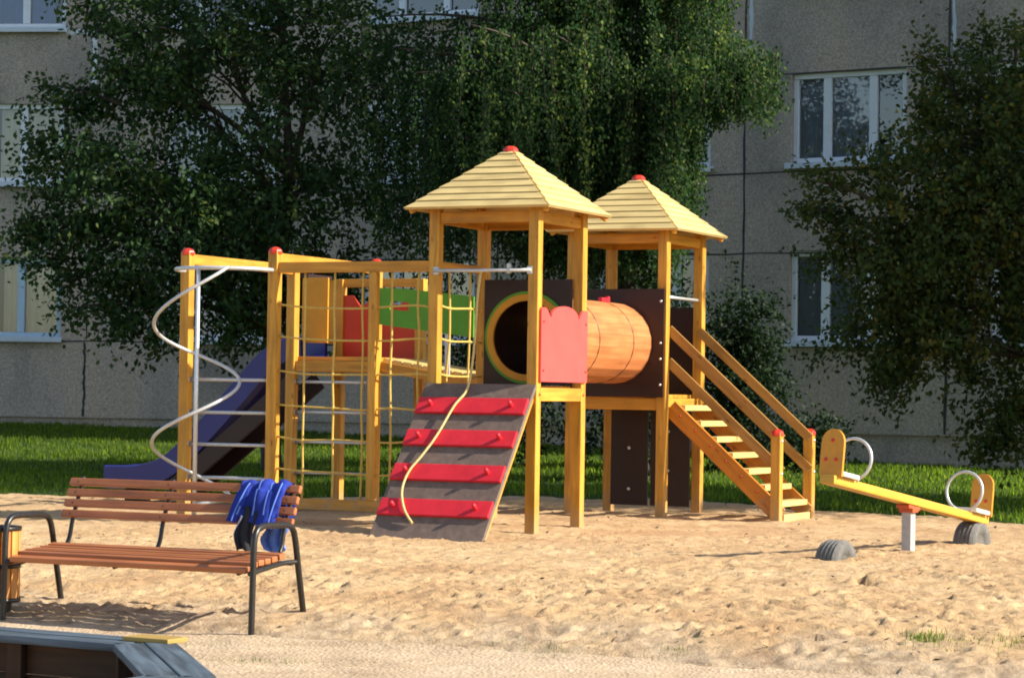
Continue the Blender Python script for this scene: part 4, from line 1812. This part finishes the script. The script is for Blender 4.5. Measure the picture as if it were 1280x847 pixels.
MB().box(sw(0, 0, 0), (2 * hl, .13, .07), (xd, yd, ud), .012).build('beam', 'seesaw_wood', ss)
pp = MB().box((0, 0, (zc - .06) / 2 - .15), (.085, .085, zc - .06 + .3), None, .008).build('pivot_post', 'dull_metal', ss)
bk = MB().box(sw(0, 0, -.055), (.20, .12, .03), (xd, yd, ud), .008)
bk.box((0, 0, zc - .075), (.10, .13, .04), None, .008)
bk.build('bracket', 'bracket_red', ss)
for s in (-1, 1):
    x0 = s * (hl - .33)
    MB().box(sw(x0 + s * .13, 0, .055), (.26, .21, .036), (xd, yd, ud), .012).build('seat', 'seat_white', ss)
    # backrest with round top, at the very end
    ol = [(-.10, .0), (.10, .0), (.10, .24)] + [(.10 * math.cos(t), .26 + .11 * math.sin(t)) for t in [math.pi * k / 12 for k in range(1, 12)]] + [(-.10, .24)]
    bk = MB().prism(ol, sw(s * (hl - .045), 0, .03), yd, ud, xd, .024).build('backrest', 'seesaw_board', ss)
    bolts([sw(s * (hl - .045) - .001, y, h) for (y, h) in ((0, .31), (-.04, .16), (.05, .16))], -xd, bk, .014, 'red_paint')
    # omega shaped handle
    hx0 = s * (hl - .36)
    hpn = []
    for k in range(29):
        t = R(-62) + R(304) * k / 28
        hpn.append(sw(hx0 - s * .02, .165 * math.cos(t), .205 + .165 * math.sin(t)))
    hpn = [sw(hx0, .06, .03)] + hpn + [sw(hx0, -.06, .03)]
    MB().tube(smooth_path(hpn, 2), .0125, 10).build('handle', 'galv_metal', ss)


def tyre(px, py, Y, label, sink, rr=.20):
    p = at(px, py, Y)
    z = sand_z(p.x, p.y)
    t = empty('buried_tyre', (p.x, p.y, z - sink), ang)
    tag(t, label, 'tyre', 'half buried tyres under the seesaw ends')
    w = .098
    prof = [(.0, -.070), (.085, -.072), (.092, -.078), (.120, -w + .004), (.165, -w), (.188, -w + .010), (.199, -w + .030)]
    for y in (-.055, -.018, .018, .055):           # circumferential grooves
        prof += [(.203, y - .010), (.197, y - .006), (.197, y + .006), (.203, y + .010)]
    prof += [(.199, w - .030), (.188, w - .010), (.165, w), (.120, w - .004), (.092, .078), (.085, .072), (.0, .070)]
    prof = [(r * rr / .203, h) for r, h in prof]
    MB().lathe(prof, (0, 0, .0), (0, 1, 0), 48).build('casing', 'rubber', t)


tyre(1044, 705, 19.35, 'half buried grey tyre standing alone on the open sand in front of the seesaw', .075)
tyre(1214, 680, 21.25, 'half buried grey tyre under the lowered right end of the seesaw', .0)

# ------------------------------------------------------------------ bench
bz = gzs(-2.344, 15.175) - .005
bench = empty('park_bench', (-2.344, 15.175, -.205), -TH)
tag(bench, 'reddish brown slatted park bench with black tubular armrests on the path edge', 'bench')
UL = .86
seat = MB()
sprof = [(.025, .375, .18), (.105, .402, .06), (.185, .410, .02), (.265, .414, .03), (.345, .422, .06), (.425, .436, .14)]
for (v, z, tl) in sprof:
    x = Vector((1, 0, 0))
    y = Vector((0, 1, tl)).normalized()
    seat.box((random.uniform(-.004, .004), v, z), (2 * UL, .066, .036), (x, y, x.cross(y)), .008)
seat.build('seat', 'bench_wood', bench)
back = MB()
lean = Vector((0, .13, .30)).normalized()
for k in range(4):
    t = .02 + k * .073
    c = Vector((0, .535, .60)) + lean * (t + .02)
    x = Vector((1, 0, 0))
    back.box(c, (2 * UL, .032, .050), (x, x.cross(lean) * -1, lean), .008)
back.build('backrest', 'bench_wood', bench)
for u in (-.79, -.10, .79):
    for k in range(4):
        t = .04 + k * .073
        c = Vector((u, .517, .60)) + lean * t + Vector((0, .0, .005))
        MB().lathe([(.006, 0), (.006, .003), (0, .005)], c, (0, -1, .3), 8).build('bolt', 'dark_metal', bench)
for s in (-1, 1):
    u = s * .905
    fr = smooth_path([(u, 0, -.06), (u, .004, .12), (u, .01, .35), (u, .018, .54), (u, .05, .612), (u, .12, .635), (u, .26, .635), (u, .40, .63), (u, .465, .605), (u, .50, .54), (u, .545, .36), (u, .595, .16), (u, .64, -.02)], 5)
    f = MB().tube(fr, .0195, 12)
    f.tube(smooth_path([(u, .012, .36), (u - s * .03, .03, .355), (u - s * .03, .20, .375), (u - s * .03, .40, .395), (u, .535, .40)], 4), .0155, 10)
    f.build('arm_frame', 'dark_metal', bench)
for u in (-.79, -.10, .79):
    st = MB()
    st.tube(smooth_path([(u, .03, .352), (u, .20, .378), (u, .36, .386), (u, .46, .405), (u, .53, .48), (u, .565, .60), (u, .635, .765), (u, .68, .872)], 4), .0145, 8)
    st.build('strut', 'dark_metal', bench)
cr = MB().tube([(-.905, .47, .392), (.905, .47, .392)], .013, 8)
cr.build('cross_bar', 'dark_metal', bench)

# jacket over the back of the bench
random.seed(91)
jk = empty('jacket', bench.matrix_basis @ Vector((.56, .56, .60)), -TH)
tag(jk, 'blue jacket with pale stripes and black lining thrown over the bench back', 'jacket')
J0 = Vector((.56, .56, .60))


def cloth(name, mat, u0, u1, path, nu, nv, hem, fold, parent, off=0.0, thick=.006, seed=0, shift=None):
    """drape: path is a list of (v,z) from the front hem over the top to the back hem; hem(u) trims both ends"""
    pth = smooth_path([Vector((0, v, z)) for v, z in path], 8)
    acc = [0]
    for i in range(1, len(pth)):
        acc.append(acc[-1] + (pth[i] - pth[i - 1]).length)
    Lp = acc[-1]
    V, Fc = [], []
    for i in range(nu + 1):
        u = i / nu
        s0, s1 = hem(u)
        for j in range(nv + 1):
            s = (s0 + (s1 - s0) * j / nv) * Lp
            k = max(0, min(len(acc) - 2, int(np.searchsorted(acc, s)) - 1))
            t = (s - acc[k]) / max(1e-6, acc[k + 1] - acc[k])
            p = pth[k].lerp(pth[k + 1], t)
            tg = (pth[k + 1] - pth[k]).normalized()
            nm = Vector((0, -tg.z, tg.y))
            if s < Lp * .5 and nm.y > 0:
                pass
            fo = fold(u, s / Lp)
            q = p + nm * (fo + off)
            q.x = u0 + (u1 - u0) * u + .02 * math.sin(s / Lp * 9 + seed) * (1 if i in (0, nu) else .6)
            if shift:
                q.x += shift(u, s / Lp)
            V.append(q - J0)
    for i in range(nu):
        for j in range(nv):
            a = i * (nv + 1) + j
            Fc.append([a, a + 1, a + nv + 2, a + nv + 1])
    mb = MB()
    mb.raw(V, Fc, None, True)
    o = mb.build(name, mat, parent)
    m = o.modifiers.new('solid', 'SOLIDIFY')
    m.thickness = thick
    m.offset = 0
    s = o.modifiers.new('sub', 'SUBSURF')
    s.levels = 1
    s.render_levels = 1
    return o


P_J = [(.475, .43), (.495, .52), (.505, .60), (.540, .72), (.580, .83), (.606, .868), (.655, .872), (.690, .835), (.705, .74), (.690, .60), (.68, .44)]


def fold_j(u, s):
    e = .013 * math.sin(u * 9 + s * 5 + .5) + .007 * math.sin(u * 20 - s * 7) + .004 * math.sin(s * 26 + u * 8)
    return e + .026 - .02 * (abs(s - .5) < .08)


def jx(u, s):                       # the jacket flares towards the left at its front hem
    t = max(0.0, min(1.0, (.42 - s) / .30))
    return -.10 * t * (1 - u) ** 1.2 - .01 * t


body = cloth('body', 'jacket_blue', .475, .765, P_J, 34, 44, lambda u: (.20 + .03 * math.sin(u * 7) + .03 * u, .86 - .12 * u + .03 * math.sin(u * 9)), fold_j, jk, shift=jx)
for (ua, ub, m_) in ((.525, .533, 'jacket_light'), (.615, .623, 'jacket_light'), (.685, .692, 'jacket_light')):
    fu0, fu1 = (ua - .475) / .29, (ub - .475) / .29
    cloth('stripe', m_, ua, ub, P_J, 6, 40, lambda u: (.25, .50), (lambda u, s, a=fu0, b=fu1: fold_j(a + (b - a) * u, s)), body, .006, .003, shift=(lambda u, s, a=fu0, b=fu1: jx(a + (b - a) * u, s)))
P_K = [(.455, .36), (.475, .46), (.492, .56), (.515, .66), (.54, .72)]
cloth('lining', 'jacket_black', .505, .62, P_K, 12, 20, lambda u: (.24 + .05 * math.sin(u * 5), 1.0), lambda u, s: .012 + .014 * math.sin(u * 11 + s * 4), jk, 0.0, .02)
cloth('lining_edge', 'jacket_white', .492, .508, P_K, 3, 14, lambda u: (.50, .85), lambda u, s: .016 + .01 * math.sin(s * 7), jk, 0.0, .01)
for (path_, r0, r1) in (([(.735, .672, .858), (.748, .615, .872), (.742, .560, .80), (.725, .520, .70), (.705, .500, .60)], .040, .030), ([(.54, .655, .858), (.522, .600, .866), (.498, .548, .79), (.470, .512, .70), (.452, .490, .63)], .038, .030)):
    pp_ = smooth_path(path_, 6)
    nn = len(pp_)
    vs_, fs_ = [], []
    for i_, q in enumerate(pp_):
        t_ = (pp_[min(i_ + 1, nn - 1)] - pp_[max(i_ - 1, 0)]).normalized()
        ux = (Vector((1, 0, 0)) - t_ * t_.x).normalized()
        uy = t_.cross(ux)
        rr_ = r0 + (r1 - r0) * i_ / (nn - 1)
        for k in range(14):
            a_ = 2 * math.pi * k / 14
            w_ = 1 + .12 * math.sin(3 * a_ + i_ * .5) + .10 * math.sin(i_ * 1.3 + a_)
            vs_.append(q - J0 + ux * math.cos(a_) * rr_ * w_ * 1.15 + uy * math.sin(a_) * rr_ * w_ * .55)
    for i_ in range(nn - 1):
        for k in range(14):
            l_ = (k + 1) % 14
            fs_.append([i_ * 14 + k, i_ * 14 + l_, (i_ + 1) * 14 + l_, (i_ + 1) * 14 + k])
    mb = MB()
    mb.raw(vs_, fs_, None, True)
    so3 = mb.build('sleeve', 'jacket_blue', jk)
    ln = MB().tube([p_ - J0 + Vector((.008, -.55 * (r0 + (r1 - r0) * i_ / (nn - 1)) * 1.12, .004)) for i_, p_ in enumerate(pp_) if i_ > 5], .005, 6)
    ln.build('piping', 'jacket_light', so3)
P_T = [(.665, .40), (.672, .48), (.68, .56), (.69, .62)]
cloth('hem', 'jacket_light', .58, .74, P_T, 14, 12, lambda u: (.12 + .14 * abs(u - .45) * 2, 1.0), lambda u, s: .02 * math.sin(u * 13 + s * 3), jk, 0.0, .02)

# ------------------------------------------------------------------ litter bin beside the bench
bp_ = at(-6, 700, 15.75)
bzz = gzs(bp_.x, 15.75)
bn = empty('litter_bin', (bp_.x, 15.75, bzz), 0)
tag(bn, 'orange wooden slatted litter bin with black rim left of the bench', 'litter bin')
mb = MB()
nsl = 14
HB = .50
for k in range(nsl):
    a = 2 * math.pi * k / nsl
    c = Vector((math.cos(a), math.sin(a), 0))
    t = Vector((-math.sin(a), math.cos(a), 0))
    mb.box(c * .152 + Vector((0, 0, HB / 2 + .06)), (.018, .060, HB - .06), (c, t, Vector((0, 0, 1))), .005)
mb.build('slats', 'bin_wood', bn)
rim = MB()
for (z, r) in ((.085, .166), (.30, .166), (HB + .035, .166)):
    rim.lathe([(r - .004, -.014), (r + .003, -.012), (r + .003, .012), (r - .004, .014), (r - .02, .012), (r - .02, -.012), (r - .004, -.014)], (0, 0, z), (0, 0, 1), 32)
rim.lathe([(.02, 0), (.13, .002), (.138, .01), (.138, HB - .05)], (0, 0, .07), (0, 0, 1), 28)
rim.build('rim', 'dark_metal', bn)
lg = MB()
for k in range(3):
    a = 2 * math.pi * k / 3 + .4
    lg.box((.10 * math.cos(a), .10 * math.sin(a), .02), (.03, .03, .16), None, .004)
lg.build('foot', 'dark_metal', bn)

# ------------------------------------------------------------------ sandbox in the corner
RZ = .10
k1, k2, k0 = at(219, 801, 11.35), at(282, 852, 9.75), at(-30, 780, 11.95)
k1.z = k2.z = k0.z = 0
sbx = empty('sandbox', (k1.x - .9, k1.y - 1.2, gzs(k1.x, k1.y)), 0)
tag(sbx, 'wooden sandbox with slate blue plank rim in the bottom left corner', 'sandbox')
SO = Vector(sbx.location)
dL = (k0 - k1)
dL.z = 0
dirL = dL.normalized()
dirR = (k2 - k1)
dirR.z = 0
dirR = dirR.normalized()
# outline of the box: an octagon built from the two seen sides
side = 1.5
a_L = math.atan2(-dirL.y, -dirL.x)       # heading along far side towards the corner
turn = (math.atan2(dirR.y, dirR.x) - a_L)
turn = (turn + math.pi) % (2 * math.pi) - math.pi
heads = [a_L + turn * 0]
pts = [k1 - Vector((math.cos(a_L), math.sin(a_L), 0)) * side, k1]
h = a_L
cur = k1
for q in range(6):
    h -= math.pi / 4
    if q == 0:
        h = a_L + turn
    cur = cur + Vector((math.cos(h), math.sin(h), 0)) * side
    pts.append(cur)
cen_ = sum(pts, Vector((0, 0, 0))) / len(pts)
random.seed(3)
for q in range(len(pts)):
    A, B = pts[q], pts[(q + 1) % len(pts)]
    x = (B - A).normalized()
    nrm_in = Vector((-x.y, x.x, 0))
    if nrm_in.dot(cen_ - A) < 0:
        nrm_in = -nrm_in
    L = (B - A).length
    mb = MB()
    for j in range(2):
        ins = .075 + .145 * j
        trim = ins * math.tan(math.pi / 8) * 1.0
        mb.box((A + B) / 2 + nrm_in * ins + Vector((0, 0, RZ - .018 - .003 * j)), (L - 2 * trim - .004, .138, .036), (x, nrm_in, Vector((0, 0, 1))), .006)
    mb.build('rim_plank', 'slate_wood', sbx, SO)
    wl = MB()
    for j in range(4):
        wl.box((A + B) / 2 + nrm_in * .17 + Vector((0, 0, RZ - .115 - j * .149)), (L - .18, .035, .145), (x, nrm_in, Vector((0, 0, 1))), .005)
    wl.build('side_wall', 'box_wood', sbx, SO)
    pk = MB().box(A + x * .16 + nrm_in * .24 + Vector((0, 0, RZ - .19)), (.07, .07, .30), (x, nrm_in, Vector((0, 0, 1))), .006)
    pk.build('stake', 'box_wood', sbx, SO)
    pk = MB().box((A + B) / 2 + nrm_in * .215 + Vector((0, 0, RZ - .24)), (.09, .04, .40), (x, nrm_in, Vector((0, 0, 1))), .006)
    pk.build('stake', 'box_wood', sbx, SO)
# ochre corner block on the seen corner
mb = MB()
mid = ((dirL + dirR).normalized())
mb.box(k1 + mid * .10 + Vector((0, 0, RZ + .008)), (.26, .15, .022), (dirL * -1, Vector((-dirL.y, dirL.x, 0)), Vector((0, 0, 1))), .006)
mb.build('corner_block', 'ochre_wood', sbx, SO)
X, Y, Fc = grid(cen_.x - 2.4, cen_.x + 2.4, cen_.y - 2.4, cen_.y + 2.4, .06)
Zq = gz(X, Y) - .20 + (fbm(X * 3, Y * 3, 91, 4) - .5) * .14
ins = np.ones(X.shape, bool)
for q in range(len(pts)):
    A, B = pts[q], pts[(q + 1) % len(pts)]
    x = (B - A).normalized()
    nrm_in = Vector((-x.y, x.x, 0))
    if nrm_in.dot(cen_ - A) < 0:
        nrm_in = -nrm_in
    ins &= ((X - A.x) * nrm_in.x + (Y - A.y) * nrm_in.y) > .12
keep = ins.ravel()[Fc].all(1)
so2 = np_mesh('box_sand', np.stack([X, Y, Zq], -1).reshape(-1, 3) - np.array(SO), Fc[keep], 'sand', sbx, True)
print('birch leaves', NB)
